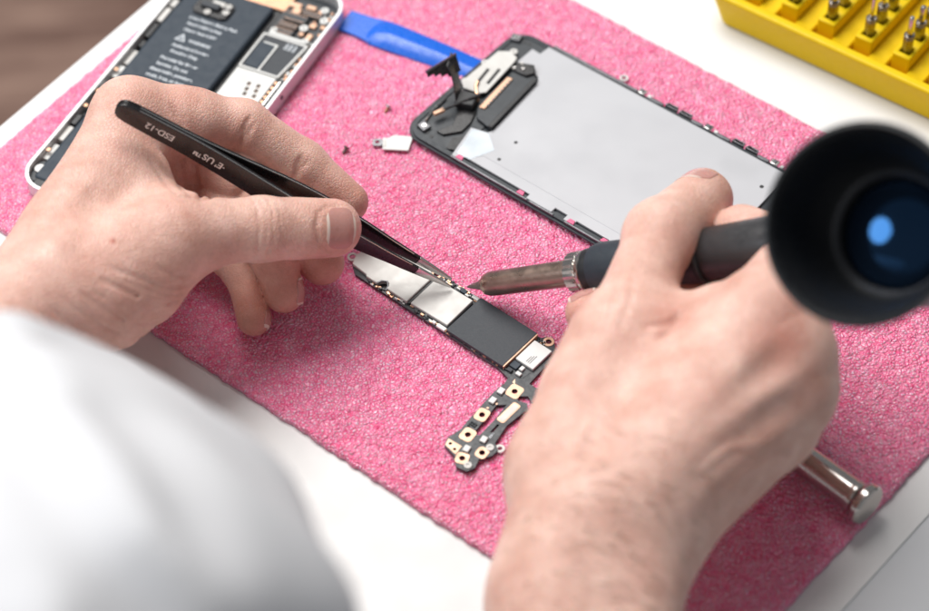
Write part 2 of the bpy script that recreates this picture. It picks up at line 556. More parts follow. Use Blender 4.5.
# ------------------------------------------------------------------ objects
def text_mesh(txt, size_mm, mat, parent, loc, ex, ey, name='lettering', lift=0.05, align='LEFT', bold=0.0):
    """flat print: converted lettering lying in the plane spanned by ex, ey (mm, parent space)"""
    cu = bpy.data.curves.new(name, 'FONT')
    cu.body = txt; cu.size = size_mm * MM; cu.align_x = align; cu.extrude = 0.02 * MM; cu.offset = bold * MM
    tmp = bpy.data.objects.new(name, cu); COL.objects.link(tmp)
    dg = bpy.context.evaluated_depsgraph_get()
    me = bpy.data.meshes.new_from_object(tmp.evaluated_get(dg))
    bpy.data.objects.remove(tmp)
    o = bpy.data.objects.new(name, me); COL.objects.link(o)
    me.materials.clear(); me.materials.append(mat)
    ex, ey = nrm(ex), nrm(ey); ez = np.cross(ex, ey)
    l = np.array(loc, float) + ez * lift
    o.parent = parent
    o.matrix_local = Matrix(((ex[0], ey[0], ez[0], l[0] * MM), (ex[1], ey[1], ez[1], l[1] * MM), (ex[2], ey[2], ez[2], l[2] * MM), (0, 0, 0, 1)))
    return o


def screw(parent, x, y, z, r, mat, name='screw', hole=0.45, h=0.5):
    mb = MB().prism(circ(x, y, r, 18), z, z + h, [circ(x, y, r * hole, 12)])
    mb.prism(circ(x, y, r * hole * 1.02, 12), z, z + h * .3)
    return mb.build(name, mat, parent, bevel=0.08)


# ---- opened phone housing with battery
def build_housing():
    t = 1.074
    O = np.array([-165.9, 58.3, 0.0])
    # local x runs along the long side, local y to the left of it; photo-measured y values run to the right, so they are negated
    root = empty('phone_housing', O, t)
    tag(root, 'opened phone housing with a dark battery and exposed circuitry', 'phone')
    X0, X1, W = 8.0, 146.1, 67.0
    outer = rrect(X0, X1, -W, 0, 11, 8); inner = rrect(X0 + 1.3, X1 - 1.3, -W + 1.3, -1.3, 9.8, 8)
    MB().prism(outer, 0.4, 7.0, [inner]).build('frame', M['alu'], root, bevel=0.9, segs=3)
    MB().prism(rrect(X0 + 1.0, X1 - 1.0, -W + 1.0, -1.0, 9.8, 8), 0.6, 1.5).build('back_plate', M['flexgrey'], root)
    # battery
    b = MB().prism(rrect(14, 130.5, -40.6, -4.2, 1.6, 4), 1.6, 5.4).build('battery', M['battery'], root, bevel=1.0, segs=3)
    MB().box(14, 131, -42.8, -40.8, 1.6, 2.6).build('gap_strip', M['black'], root)  # black strip standing in for the gap beside the battery
    ex, ey = (0, -1, 0), (1, 0, 0)
    zt = 5.42

    def line(txt, x, y, s=2.5):
        text_mesh(txt, s, M['print'], b, (x, -y, zt), ex, ey, 'lettering', bold=0.06)
    line('Li-ion Polymer Battery Pack', 111.3, 12.6, 1.9); line('Model 3.82V Li-Poly', 107.9, 13.6, 1.9); line('Charge limit 4.35V', 104.4, 14.2, 1.9)
    line('WARNING', 99.2, 19.4, 2.0)
    line('Authorized Service', 95.0, 14.6, 2.1); line('Provider Only', 91.6, 15.8, 2.1)
    line('Potential for fire or', 87.2, 14.0, 2.1); line('burning. Do not', 83.8, 14.4, 2.1)
    line('disassemble, puncture,', 80.4, 13.4, 2.1); line('crush, heat, or burn', 77.0, 13.8, 2.1)
    line('Li-ion', 64.5, 14.0, 2.2); line('Recycle pack', 61.0, 12.6, 2.2)
    # warning triangle and round mark
    tri = [(98.6, -13.6), (98.6, -18.2), (102.6, -15.9)]; tin = [(99.1, -14.5), (99.1, -17.3), (101.6, -15.9)]
    m = MB().prism(tri, zt, zt + .05, [tin]); m.box(99.4, 99.8, -16.1, -15.7, zt, zt + .05); m.box(100.0, 101.1, -16.1, -15.7, zt, zt + .05)
    m.build('warning_mark', M['print'], b)
    m = MB().prism(circ(70.5, -18.2, 2.5, 24), zt, zt + .05, [circ(70.5, -18.2, 1.9, 24)])
    m.obox(70.5, -18.2, 2.9, .7, zt, zt + .05, .7); m.obox(70.5, -18.2, 2.9, .7, zt + .01, zt + .06, -.8)
    m.build('round_mark', M['print'], b)
    # connector lying over the battery
    c = MB().prism(rrect(114.5, 124, -27.2, -11.5, 2.5, 4), 5.45, 6.6).build('battery_connector', M['flex'], root, bevel=.3)
    MB().box(117.5, 120.5, -22.5, -14.5, 6.6, 8.2).build('plug', M['chip'], c, bevel=.3)
    MB().box(120.0, 122.5, -23.5, -18.0, 6.6, 7.6).build('clip', M['shield'], c, bevel=.2)
    for (x, y) in ((115.8, -18.6), (121.6, -25.0), (118.2, -25.6)): screw(c, x, y, 6.6, 1.35, M['shield'], 'screw_ring', .45, .6)
    # logic board strip at the right
    lb = MB().box(52, 138, -65.2, -43.2, 1.6, 2.8).build('logic_board', M['pcb'], root)
    s = MB().prism([(60, -43.6), (96, -43.6), (96, -60.5), (60, -60.5)], 2.8, 4.6,
                   [[(x, -y), (x + .0, -y - 1.6), (x + 2.0, -y - 1.6), (x + 2.0, -y)] for (x, y) in ((88.6, 51.4), (85.8, 52.0), (83.2, 52.6), (88.8, 55.4), (86.2, 55.9), (83.4, 56.6))]).build('sim_shield', M['white'], lb, bevel=.15)
    mm = MB()
    for i in range(12):
        for j in range(5): mm.box(80 + i * 1.35, 80.45 + i * 1.35, -45.3 - j * 1.25, -44.9 - j * 1.25, 4.6, 4.63)
    mm.build('vent_dots', M['flexgrey'], lb)['kind'] = 'stuff'
    for (x, y) in ((88.6, 51.4), (85.8, 52.0), (83.2, 52.6), (88.8, 55.4), (86.2, 55.9), (83.4, 56.6)):
        MB().box(x + .2, x + 1.8, -y - 1.4, -y - .2, 2.82, 3.2).build('contact', M['copper'], lb)
    MB().box(80, 96, -65.0, -61.0, 2.8, 4.4).build('side_connector', M['black'], lb, bevel=.3)
    MB().box(81, 95, -63.4, -62.4, 4.4, 4.9).build('spring_bar', M['steel'], lb, bevel=.2)
    for i in range(5): MB().box(82 + i * 2.7, 83.4 + i * 2.7, -62.2, -61.2, 4.4, 4.9).build('contact', M['copper'], lb)
    # big shielded chip with pale rim
    rim = [(96.6, -43.4), (116.8, -43.4), (116.8, -63.0), (96.6, -60.8)]
    rin = [(97.4, -44.2), (116.0, -44.2), (116.0, -62.1), (97.4, -60.1)]
    MB().prism(rim, 2.8, 4.7, [rin]).build('shield_rim', M['white'], lb, bevel=.12)
    MB().prism(rin, 2.8, 4.2).build('shield_cover', M['chip'], lb)
    MB().prism(rrect(97.9, 111.8, -51.2, -44.8, .6), 4.2, 4.7).build('memory_chip', M['battery'], lb, bevel=.2)
    MB().prism([(97.4, -51.4), (111.8, -51.4), (111.8, -46), (112.5, -46), (112.5, -52.2), (97.4, -52.2)], 4.21, 4.65).build('seal_rim', M['white'], lb, bevel=.1)
    for i in range(9): MB().obox(112.2 + (i % 3) * 1.2, -55.2 - (i // 3) * 1.8, .6, 1.3, 4.2, 4.24, .2 * i).build('print_mark', M['print'], lb)
    MB().box(117.2, 118.6, -60, -45, 2.8, 4.8).build('bracket_bar', M['white'], lb, bevel=.2)
    # ribbon connectors at the top
    for (x0, x1, y0, y1) in ((119.2, 122.4, 45.4, 54.0), (123.2, 126.0, 45.8, 53.8), (127.2, 131.6, 46.0, 55.4), (132.2, 135.2, 51.5, 60.0)):
        k = MB().box(x0, x1, -y1, -y0, 2.8, 4.4).build('ribbon_connector', M['flexgrey'], lb, bevel=.25)
        mm = MB()
        n = int((y1 - y0) / .8)
        for i in range(n):
            mm.box(x0 + .35, x0 + .8, -y0 - .6 - i * .8, -y0 - .25 - i * .8, 4.4, 4.5); mm.box(x1 - .8, x1 - .35, -y0 - .6 - i * .8, -y0 - .25 - i * .8, 4.4, 4.5)
        mm.build('contact_row', M['gold'], k)['kind'] = 'stuff'
    for (x, y, r) in ((125.0, 56.5, 1.7), (131.8, 61.8, 1.7), (118.6, 60.6, 1.4), (137.2, 59.2, 1.6), (119.6, 46.2, 1.3)): screw(lb, x, -y, 4.0, r, M['white'], 'screw', .38, .9)
    for (x, y, a, b2) in ((122, 60.2, 3.8, 2.2), (128.4, 58.6, 2.2, 2.6), (129.2, 62.6, 1.8, 1.8), (133.6, 48.5, 3, 3.4), (136.4, 46.5, 2.6, 5), (137.5, 53, 2, 4), (122.6, 56.6, 1.8, 2)):
        MB().box(x - a / 2, x + a / 2, -y - b2 / 2, -y + b2 / 2, 2.8, 3.9).build('copper_pad', M['gold'], lb, bevel=.2)
    r = random.Random(4); mm = MB(); m2 = MB()
    for i in range(70):
        x = r.uniform(97, 138); y = r.uniform(56, 65) if x > 117 else r.uniform(61.5, 65)
        (mm if i % 2 else m2).box(x, x + r.uniform(.6, 1.3), -y - r.uniform(.4, .9), -y, 2.8, 3.2 + r.random() * .5)
    mm.build('small_components', M['white'], lb)['kind'] = 'stuff'; m2.build('small_components', M['copper'], lb)['kind'] = 'stuff'
    MB().box(132, 145, -44, -5, 1.6, 3.0).build('copper_shield', M['copper'], root, bevel=.3)
    # left rail: clips and spring contacts
    r = random.Random(2)
    x = 24.0
    while x < 142:
        l = r.uniform(3.0, 8.5)
        kind = r.choice(['white', 'white', 'shield', 'black', 'black'])
        MB().box(x, x + l, -3.9 - r.uniform(0, .3), -1.5, 1.6, r.uniform(3.6, 5.8)).build('rail_clip', M[kind], root, bevel=.3)
        if r.random() < .45:
            MB().box(x + l * .3, x + l * .3 + 1.6, -3.4, -1.8, 5.8, 6.3).build('contact', M['copper'], root, bevel=.15)
        x += l + r.uniform(.6, 2.4)
    # lower corner block with its screw post
    k = MB().prism(rrect(12.5, 23, -9, -1.8, 2), 1.6, 4.6).build('corner_block', M['flexgrey'], root, bevel=.4)
    screw(k, 18.6, -4.2, 4.6, 2.0, M['white'], 'screw', .0001, .7)
    MB().box(10.5, 14.5, -30, -5.5, 1.6, 4.8).build('speaker_grille', M['black'], root, bevel=.5)
    # side buttons on the frame's outer wall
    MB().box(106, 119, -W - .35, -W + .4, 2.6, 4.6).build('side_button', M['alu'], root, bevel=.3)
    MB().lathe([(0, .9), (.3, .9)], (88.5, -W - .2, 3.9), (0, 1, 0), 16).build('side_hole', M['black'], root)
    return root


# ---- display assembly lying face down
def build_display():
    O = U(519, 27, 3); X = U(817, 186, 3) - O
    root = empty('display_assembly', (O[0], O[1], 0), math.atan2(X[1], X[0]))
    tag(root, 'phone display lying face down, silver back plate and black rim', 'display')
    Lx, W = 138.1, 71.0
    zb = 1.2
    MB().prism(rrect(0, Lx, -W, 0, 9, 8), zb, zb + 1.1).build('cover_glass', M['glassblack'], root, bevel=.35)
    fr = rrect(0.9, Lx - .9, -W + .9, -.9, 8.2, 8)
    MB().prism(fr, zb + 1.1, zb + 2.0, [rrect(3.0, Lx - 3, -W + 3.0, -3.0, 6, 8)]).build('rim', M['glassblack'], root, bevel=.2)
    MB().prism(rrect(2.8, 24, -W + 2.8, -2.8, 5.5, 6), zb + 1.1, zb + 1.6).build('upper_panel', M['flexgrey'], root)
    zp = zb + 2.2
    # silver plate with the cut-out for the cables; screw holes are black discs, their shade put into colour
    outline = [(12.2, -6.8), (16.2, -7.2), (16.6, -2.2), (127, -2.2), (127.3, -6), (127.3, -64), (122, -69.2), (114, -69.2), (114, -67), (100, -67), (100, -69.2), (95, -69.2), (95, -67), (80.5, -67), (80.5, -69.2), (76, -69.2), (76, -66.6), (70.5, -66.6), (70.5, -69.2), (59, -69.2), (59, -67), (28.5, -67), (28.5, -69.2), (24, -69.2), (20.6, -54), (27.2, -52.2), (28, -50.5), (25.2, -19.6), (23.4, -17.6), (12.0, -16.0)]
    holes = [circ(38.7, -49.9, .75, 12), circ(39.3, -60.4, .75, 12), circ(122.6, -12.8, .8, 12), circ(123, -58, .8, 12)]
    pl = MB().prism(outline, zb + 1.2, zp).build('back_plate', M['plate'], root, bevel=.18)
    pl['label'] = 'matt silver back plate'
    for hh in holes: MB().prism(hh, zp - .1, zp + .03).build('hole_disc', M['black'], pl)
    # slightly raised embossed seams
    for (p, q) in (((34, -62.5), (118, -62.5)), ((34, -62.5), (28, -68)), ((118, -62.5), (125, -55))):
        MB().tube([(p[0], p[1], zp - .02), (q[0], q[1], zp - .02)], .12, 6).build('emboss_line', M['plate'], pl)
    MB().prism([(21.5, -54.3), (28, -52.6), (35, -58), (31, -67), (25, -67.5)], zp, zp + .06).build('bright_foil', M['foilplate'], pl)
    # perforation around the cut-out
    mm = MB()
    for i in range(22):
        t = i / 21; x = 26.4 + t * 2.4; y = -20 - t * 31
        mm.prism(circ(x, y, .14, 6), zp, zp + .02)
    mm.build('perforation', M['chip'], pl)['kind'] = 'stuff'
    # edge clips on both long sides
    for (x, kind) in ((60.0, 's'), (90.4, 's'), (119.8, 's')):
        c = MB().box(x - 1.6, x + 1.6, -1.6, .9, zp - .8, zp + .9).build('edge_clip', M['steel'], root, bevel=.3)
        MB().box(x - .7, x + .7, -1.0, .4, zp + .9, zp + 1.3).build('spring', M['darksteel'], c, bevel=.15)
        MB().box(x + 2.6, x + 4.0, -1.0, .2, zp - .6, zp + .3).build('tab', M['white'], c)
    for (x0, x1) in ((70.5, 76.2), (76.8, 82.6), (100.8, 106.2), (106.8, 112.2)):
        MB().prism([(x0, -.6), (x1, -.6), (x1 - .5, 1.2), (x0 + .5, 1.2)], zp - .9, zp + .5, [[(x0 + .7, -.1), (x1 - .7, -.1), (x1 - 1.0, .8), (x0 + 1.0, .8)]]).build('hook_loop', M['darksteel'], root, bevel=.12)
    for (x0, x1) in ((62.5, 70), (83, 88), (93.5, 100.4), (112.6, 117.6), (18, 58)):
        MB().box(x0, x1, -1.6, -.2, zp - .7, zp + .25).build('edge_rail', M['darksteel'], root, bevel=.2)
    for (x0, x1) in ((24, 60), (61, 72), (77, 98), (99, 124)):
        MB().box(x0, x1, -W + .8, -W + 1.5, zp - 1.0, zp + .2).build('edge_rail', M['darksteel'], root, bevel=.15)
    for (x0, x1) in ((28.9, 58.6), (80.9, 94.6), (100.4, 113.6)):
        MB().box(x0, x1, -68.4, -67.8, zb + 1.2, zb + 1.7).build('slot_bar', M['steel'], root, bevel=.1)
    for x in (25.8, 54.5, 77.6, 92.5):
        MB().prism([(x, -W + 1.6), (x + 3.2, -W + 1.6), (x + 2.6, -W + 3.4), (x + .4, -W + 3.4)], zp - .7, zp + .35).build('edge_hook', M['redplastic'], root, bevel=.15)
    # corner tabs with screws
    for (x, y, a) in ((3.5, -6.0, .3), (6.6, -64.5, -.2)):
        k = MB().obox(x, y, 4.2, 3.6, zp - .5, zp + .7, a).build('corner_tab', M['darksteel'], root, bevel=.3)
        screw(k, x, y, zp + .7, .9, M['steel'], 'screw', .4, .25)
    for (x, y) in ((7.2, -5.4), (9.4, -5.0), (9.0, -65.6), (11.6, -66.2)):
        MB().lathe([(0, .75), (.12, .75)], (x, y, zb + 1.62), (0, 0, 1), 14).build('hole_disc', M['black'], root)
    # camera and earpiece bracket
    br = [(3.6, -17.2), (7.2, -14.6), (11.8, -15.6), (12.4, -18), (14.4, -37.4), (12.6, -39.4), (6.0, -40.8), (3.2, -38.6)]
    sl = [[(6.4, -27), (7.6, -27), (9.0, -35), (7.8, -35)], [(9.8, -24.5), (11.0, -24.5), (12.4, -33.5), (11.2, -33.5)]]
    k = MB().prism(br, zp + 1.2, zp + 1.7, sl).build('earpiece_bracket', M['shield'], root, bevel=.2)
    MB().prism([(4.6, -18.5), (11.4, -17.5), (13.4, -37), (5, -38.4)], zb + 1.6, zp + 1.0).build('camera_block', M['black'], k)
    for (x, y) in ((8.4, -13.6), (3.6, -25), (4.0, -37.4)): screw(k, x, y, zp + 1.1, 1.5, M['shield'], 'screw_ring', .4, .5)
    MB().prism(rrect(5.2, 12.6, -45.8, -41.2, 1.6), zp + .3, zp + 1.0).build('small_plate', M['shield'], root, bevel=.25)
    MB().tube([(14.2, -42.5, zp + .6), (9.5, -37.6, zp + 2.0), (8.6, -35.4, zp + 2.2)], .75, 8).build('antenna_pin', M['copper'], root, smooth=True)
    # flat cable connector and its cover
    c = MB().prism([(14.5, -18.8), (20.2, -17.8), (25.0, -19.8), (27.6, -50.8), (19.5, -49.4), (15.5, -44)], zp + .02, zp + .9).build('cable_cover', M['flexgrey'], root, bevel=.3)
    MB().prism([(23.6, -20.6), (25.4, -20.6), (27.9, -50.6), (26.1, -50.8)], zp + .9, zp + 1.8).build('cover_rib', M['black'], c, bevel=.2)
    MB().prism([(15.2, -25.8), (17.6, -25.4), (19.4, -44.4), (17.0, -45)], zp + .9, zp + 1.5).build('cable_socket', M['gold'], c, bevel=.25)
    mm = MB()
    for i in range(9):
        t = i / 8; mm.obox(17.4 + t * 1.7, -27.4 - t * 15, .7, .8, zp + 1.5, zp + 1.58, -.09)
    mm.build('contact_row', M['darksteel'], c)['kind'] = 'stuff'
    MB().prism([(13.2, -17.8), (19.5, -14.8), (22.8, -18.0), (21, -21.5), (15, -22)], zp + .95, zp + 2.0).build('folded_flex', M['flex'], root, bevel=.5)
    for (x, y) in ((15.4, -17.4), (17.6, -19.4), (14.6, -21)):
        MB().lathe([(0, .9), (.4, .75)], (x, y, zp + 2.0), (0, 0, 1), 12).build('solder_dot', M['steel'], root, smooth=True)
    # flex lying round the corner
    MB().prism([(12.0, -46), (16.8, -46.5), (19.2, -52.5), (19.5, -58), (15, -63.5), (11.8, -63.5), (14.5, -57.5), (11.5, -51)], zb + 1.7, zp + .35).build('flex_tail', M['flex'], root, bevel=.25)
    MB().tube([(3.4, -48, zp), (3.6, -56, zp + .25), (5.0, -62, zp)], .4, 8).build('wire', M['steel'], root, smooth=True)
    MB().prism([(18.5, -62), (24, -57), (24.3, -66), (20, -68)], zp - .9, zp - .2).build('side_pad', M['black'], root)
    # the front camera ribbon that stands up off the display
    base = np.array([9.0, -46.5, zp]); pts = []
    w = np.array([2.2, -4.2, 0.0])
    path = [(0, 0, 0), (-1.5, .8, 4.5), (-3.5, 2.2, 9.0), (-6.0, 3.8, 12.5), (-8.5, 4.5, 14.0)]
    rows = []
    for (dx, dy, dz) in path:
        p = base + (dx, dy, dz)
        n_ = np.array([.25, .1, .0])
        rows.append([p - w * .8 - n_, p + w * .8 - n_, p + w * .8 + n_, p - w * .8 + n_])
    rb = MB().strip(rows).build('camera_ribbon', M['flex'], root, bevel=.1)
    # saw-toothed connector head at its end
    e1 = nrm([-.25, -.62, -.16]) ; e2 = np.array([-.55, .25, .8])
    P0 = base + np.array([-8.0, 6.0, 14.5])
    teeth = [(-1.5, 0), (11.5, 0), (11.5, -2.0), (9, -1.9), (8.7, -3.2), (6.5, -3.2), (6.2, -4.6), (4, -4.6), (3.5, -6.2), (-1.5, -6.2)]
    nn = nrm(np.cross(e1, e2)) * .35
    v = [P0 + e1 * a + nrm(e2) * b - nn for a, b in teeth] + [P0 + e1 * a + nrm(e2) * b + nn for a, b in teeth]
    n = len(teeth)
    MB().add(v, [tuple(range(n)), tuple(range(2 * n - 1, n - 1, -1))] + [(i, (i + 1) % n, (i + 1) % n + n, i + n) for i in range(n)]).build('ribbon_head', M['flex'], rb)
    v = [P0 + e1 * a + nrm(e2) * b + nn * k for k in (-2, 2) for a, b in ((-1.6, -.2), (11.7, -.2), (11.7, .6), (-1.6, .6))]
    MB().add(v, [(0, 1, 2, 3), (7, 6, 5, 4), (0, 4, 5, 1), (1, 5, 6, 2), (2, 6, 7, 3), (3, 7, 4, 0)]).build('stiffener', M['darksteel'], rb)
    q0 = base + np.array([3, -6, 1.5])
    MB().tube([base + (6, 5, 4), base + (2.0, -3, 3.2), base + (-1.5, -10.5, 2.4)], .55, 8).build('sensor_flex', M['flex'], root, smooth=True)
    MB().obox(base[0] - 1.4, base[1] - 10.4, 1.6, 4.5, zp + 1.7, zp + 3.0, -.35).build('sensor_tip', M['gold'], root, bevel=.2)
    MB().obox(base[0] + 2.5, base[1] + 1.0, 7.5, 7.0, zp + .2, zp + 3.4, .35).build('sensor_block', M['black'], root, bevel=.6)
    return root


# ---- bare logic board
def build_board():
    O = U(355, 273, 2); X = U(503.6, 369.5, 2) - O
    root = empty('logic_board', (O[0], O[1], 0), math.atan2(X[1], X[0]))
    tag(root, 'long dark phone circuit board with silver shields and a pale tail', 'circuit board')
    z0, z1 = 0.2, 1.3
    out = [(-3.8, 2.6), (0, 0), (66, -.2), (71.5, -1.4), (72.0, -4), (71.6, -9), (72.4, -20), (73.2, -28), (72.0, -33.4), (73.4, -36.2), (78.4, -37.2), (82.0, -40.2), (85.8, -39.4), (87.0, -36.6), (85.8, -33.2), (88.2, -29.5), (88.2, -26.4), (85.6, -24.8),
           (84.0, -17), (85.0, -7.4), (83.4, -5.6), (80.2, -6.6), (79.0, -5.2), (83.2, -2.0), (82.2, 1.4), (78.6, 1.2), (77.6, 16.8), (75.6, 18.6), (72.8, 21.6), (70.2, 20.6), (69, 19.0), (26, 19.2), (23.5, 20.6), (20.5, 19.2), (-4, 18.4), (-6.0, 10.6)]
    hl = [[(75.9, -12.6), (78.4, -10.4), (79.3, -17.5), (79.6, -25.6), (77.6, -27.0), (76.8, -20)], [(81.2, -18.4), (82.0, -18.3), (82.2, -22.2), (81.4, -22.4)]]
    ring = [(76.9, -4.4), (74.8, -18.8), (76.5, -28.0), (81.3, -36.4), (84.9, -30.6), (72.2, 19.3), (22.4, 18.0)]
    for (x, y) in ring: hl.append(circ(x, y, 1.05, 12))
    hl += [circ(74.4, -34.2, .6, 10), circ(77.0, -35.2, .6, 10)]
    MB().prism(out, z0, z1, hl).build('substrate', M['pcb'], root, bevel=.1)
    # shields
    a = MB().prism([(-4.6, 5.0), (-3.2, 2.2), (4.0, 1.6), (4.6, .9), (9.4, .9), (11.2, 3.2), (13.0, 3.6), (14.0, 1.2), (23.4, 1.2), (23.2, 15.6), (20, 17.6), (-3.2, 17.4), (-5.0, 11)], z1, 2.9).build('shield_can', M['shield'], root, bevel=.3)
    MB().prism([(24.8, 1.6), (41.4, 2.0), (41.0, 16.2), (24.4, 15.6)], z1, 2.9).build('shield_can', M['shield'], root, bevel=.3)
    c = MB().prism(rrect(42.3, 67.6, .3, 18.8, .4, 3), z1, 3.0).build('processor', M['chip'], root, bevel=.15)
    c['label'] = 'large flat dark grey chip'
    MB().prism(rrect(67.68, 68.1, .4, 18.6, .1, 2), z1, 2.9).build('processor_edge', M['gold'], root)
    d = MB().prism(rrect(68.6, 76.2, 6.0, 16.2, .3, 3), z1, 2.5).build('wireless_module', M['white'], root, bevel=.15)
    for i in range(3): MB().box(73.6 - i * .7, 73.85 - i * .7, 7.2, 11.2 - i * .6, 2.5, 2.53).build('print_line', M['flexgrey'], d)
    MB().prism([(67.9, 1.0), (75.4, 1.4), (76.0, 5.4), (68.4, 5.2)], z1, z1 + .1).build('component_field', M['pcb'], root)
    for (x0, x1, y0, y1, k) in ((68.6, 71.6, 2.6, 5.4, 'battery'), (72.2, 73.6, 3.4, 5.2, 'white'), (72.4, 74.4, 1.2, 2.6, 'white'), (69.0, 71.0, .6, 2.0, 'chip'), (38.0, 41.8, -.1, 1.4, 'white'), (35.6, 37.2, .2, 1.3, 'white'), (39.0, 41.8, 17.4, 18.8, 'white'),
                               (34.0, 36.4, 17.0, 18.8, 'battery')):
        MB().box(x0, x1, y0, y1, z1, z1 + .9).build('component', M[k], root, bevel=.12)
    # small parts crowding the edges
    r = random.Random(11)
    for key, n, sd in (('white', 26, 1), ('copper', 46, 2), ('black', 50, 3), ('chip', 26, 4)):
        mm = MB()
        for i in range(n):
            if r.random() < .62:
                x = r.uniform(5, 68); y = r.uniform(-.05, .9)
                if x < 42 and r.random() < .4: y = r.uniform(.2, 1.2)
            else:
                x = r.uniform(24, 42); y = r.uniform(16.8, 18.8)
            mm.box(x, x + r.uniform(.5, 1.5), y, y + r.uniform(.35, .7), z1 - .3, z1 + r.uniform(.3, .9))
        for i in range(n // 6):
            x = r.uniform(68.2, 71.5); y = r.uniform(16.4, 18.2)
            mm.box(x, x + r.uniform(.4, .9), y, y + .5, z1, z1 + .5)
        mm.build('small_components', M[key], root)['kind'] = 'stuff'
    MB().tube([(9.6, .9, 2.6), (10.6, 2.6, 3.2), (12.2, 3.6, 3.2), (13.6, 2.4, 2.8), (14.2, .8, 2.4)], .35, 8).build('wire_loop', M['darksteel'], root, smooth=True)
    MB().box(23.5, 24.3, 1.4, 15.8, z1, 2.2).build('shield_gap', M['black'], root)
    # gold screw pads
    pads = [((76.9, -4.4), 2.5, 2.7, .1), ((74.8, -18.8), 2.2, 2.6, .15), ((76.5, -28.0), 2.3, 2.6, .1), ((81.3, -36.4), 2.2, 2.2, .4), ((84.9, -30.6), 2.0, 2.2, .1)]
    for (p, a_, b_, an) in pads:
        m = MB(); pl = [(p[0] + math.cos(an) * x - math.sin(an) * y, p[1] + math.sin(an) * x + math.cos(an) * y) for x, y in rrect(-a_, a_, -b_, b_, 1.2, 4)]
        m.prism(pl, z1, z1 + .12, [circ(*p, 1.05, 12)]).build('screw_pad', M['gold'], root)
    MB().prism([(72.6, -33.2), (78.0, -32.8), (78.6, -36.6), (73.4, -35.8)], z1, z1 + .12, [circ(74.4, -34.4, .6, 10), circ(77.0, -35.2, .6, 10)]).build('contact_pad', M['gold'], root)
    m = MB().prism(rrect(79.6, 82.6, -17.2, -7.8, .8), z1, z1 + .15); m.build('long_pad', M['gold'], root)
    MB().prism(rrect(80.1, 82.1, -16.6, -8.4, .5), z1 + .15, z1 + .2).build('pad_weave', M['shield'], root)
    MB().prism([(73.6, -.2), (75.2, -2.2), (73.8, -1.9)], z1, z1 + .1).build('arrow_pad', M['gold'], root)
    for (x, y) in ((72.2, 19.3), (22.4, 18.0), (-6.2, 5.4)):
        MB().prism(circ(x, y, 2.0, 18), z1 - .2, z1 + .25, [circ(x, y, 1.05, 12)]).build('screw_lug', M['gold'] if x > 0 else M['shield'], root, bevel=.08)
    for (x, y) in ((84.6, -37.4), (85.6, -27.4)): screw(root, x, y, z1, 1.35, M['shield'], 'rivet', .4, .35)
    for (x, y, an) in ((73.5, -7.4, .1), (73.9, -12.2, .1), (82.1, -26.4, .2), (80.2, -32.8, .2)):
        MB().obox(x, y, 2.1, 2.5, z1, z1 + .9, an).build('white_component', M['white'], root, bevel=.15)
    mm = MB()
    for i in range(7): mm.obox(74.2 + (i % 3) * .9, -23.2 - (i // 3) * .9, .65, .6, z1, z1 + .5, .1)
    mm.build('small_components', M['chip'], root)['kind'] = 'stuff'
    for (x, y) in ((75.6, -12.2), (74.4, -15.4)): MB().prism(circ(x, y, .4, 10), z1, z1 + .08).build('test_point', M['gold'], root)
    text_mesh('820-1', 1.1, M['print'], root, (83.2, -24.4, z1), (-.1, 1, 0), (-1, -.1, 0), 'lettering', bold=.02)
    MB().prism([(79.0, -1.8), (84.6, -4.6), (84.2, -1.2), (81.8, 1.8)], z1 - .9, z1 - .05).build('board_tab', M['flex'], root, bevel=.2)
    return root


def build_small_parts():
    # loose metal bracket
    O = U(381, 141, 1.0)
    root = empty('metal_bracket', (O[0], O[1], 0), -.02)
    tag(root, 'small pale metal bracket with a dark loop lying on the foam', 'bracket')
    MB().prism([(0.6, -4.4), (10.2, -5.6), (12.0, 1.6), (4.6, 2.8), (2.8, 1.4), (.6, 1.6)], .6, 1.1).build('plate', M['white'], root, bevel=.15)
    MB().prism([(.9, -3.2), (1.9, -3.2), (1.9, .2), (.9, .2)], 1.1, 1.25).build('fold', M['shield'], root, bevel=.05)
    MB().prism(rrect(-3.2, .8, -2.4, 1.2, 1.3), .5, 1.0, [circ(-1.4, -.4, .85, 12)]).build('loop', M['darksteel'], root, bevel=.1)
    # loose eyelet by the board's tail
    O = U(500, 448, 1.0)
    root = empty('eyelet_tag', (O[0], O[1], 0), .25)
    tag(root, 'tiny silver ring tag lying beside the board tail', 'terminal')
    MB().prism(circ(0, 0, 1.7, 16), .5, .9, [circ(0, 0, .75, 12)]).build('ring', M['shield'], root, bevel=.08)
    MB().prism([(-1.2, .9), (-4.0, .5), (-4.0, -.9), (-1.2, -1.0)], .45, .85).build('shank', M['shield'], root, bevel=.08)
    # loose screws
    for (px, py, lab, m) in ((388, 108, 'tiny silver screw lying on the foam near the blue tool', 'steel'), (346, 149, 'tiny dark screw lying on the foam near the index fingertip', 'burnt')):
        O = U(px, py, .8)
        root = empty('loose_screw', (O[0], O[1], .9), .6)
        tag(root, lab, 'screw')
        MB().lathe([(0, 1.0), (.2, 1.15), (.7, 1.15), (.85, .9)], (0, 0, 0), (0.85, .2, .5), 14).build('head', M[m], root, smooth=True)
        MB().lathe([(-2.2, .35), (-2.0, .55), (0, .55)], (0, 0, 0), (0.85, .2, .5), 10).build('shank', M['copper' if m == 'steel' else m], root, smooth=True)
    # small plastic ring at the display's far edge
    O = U(624, 78, 1)
    root = MB().prism(circ(0, 0, 1.7, 18), -.2, .6, [circ(0, 0, .95, 14)]).build('washer', M['white'], None, bevel=.15)
    root.location = (O[0] * MM, O[1] * MM, .0005)
    tag(root, 'tiny white washer on the foam along the display rim', 'washer')


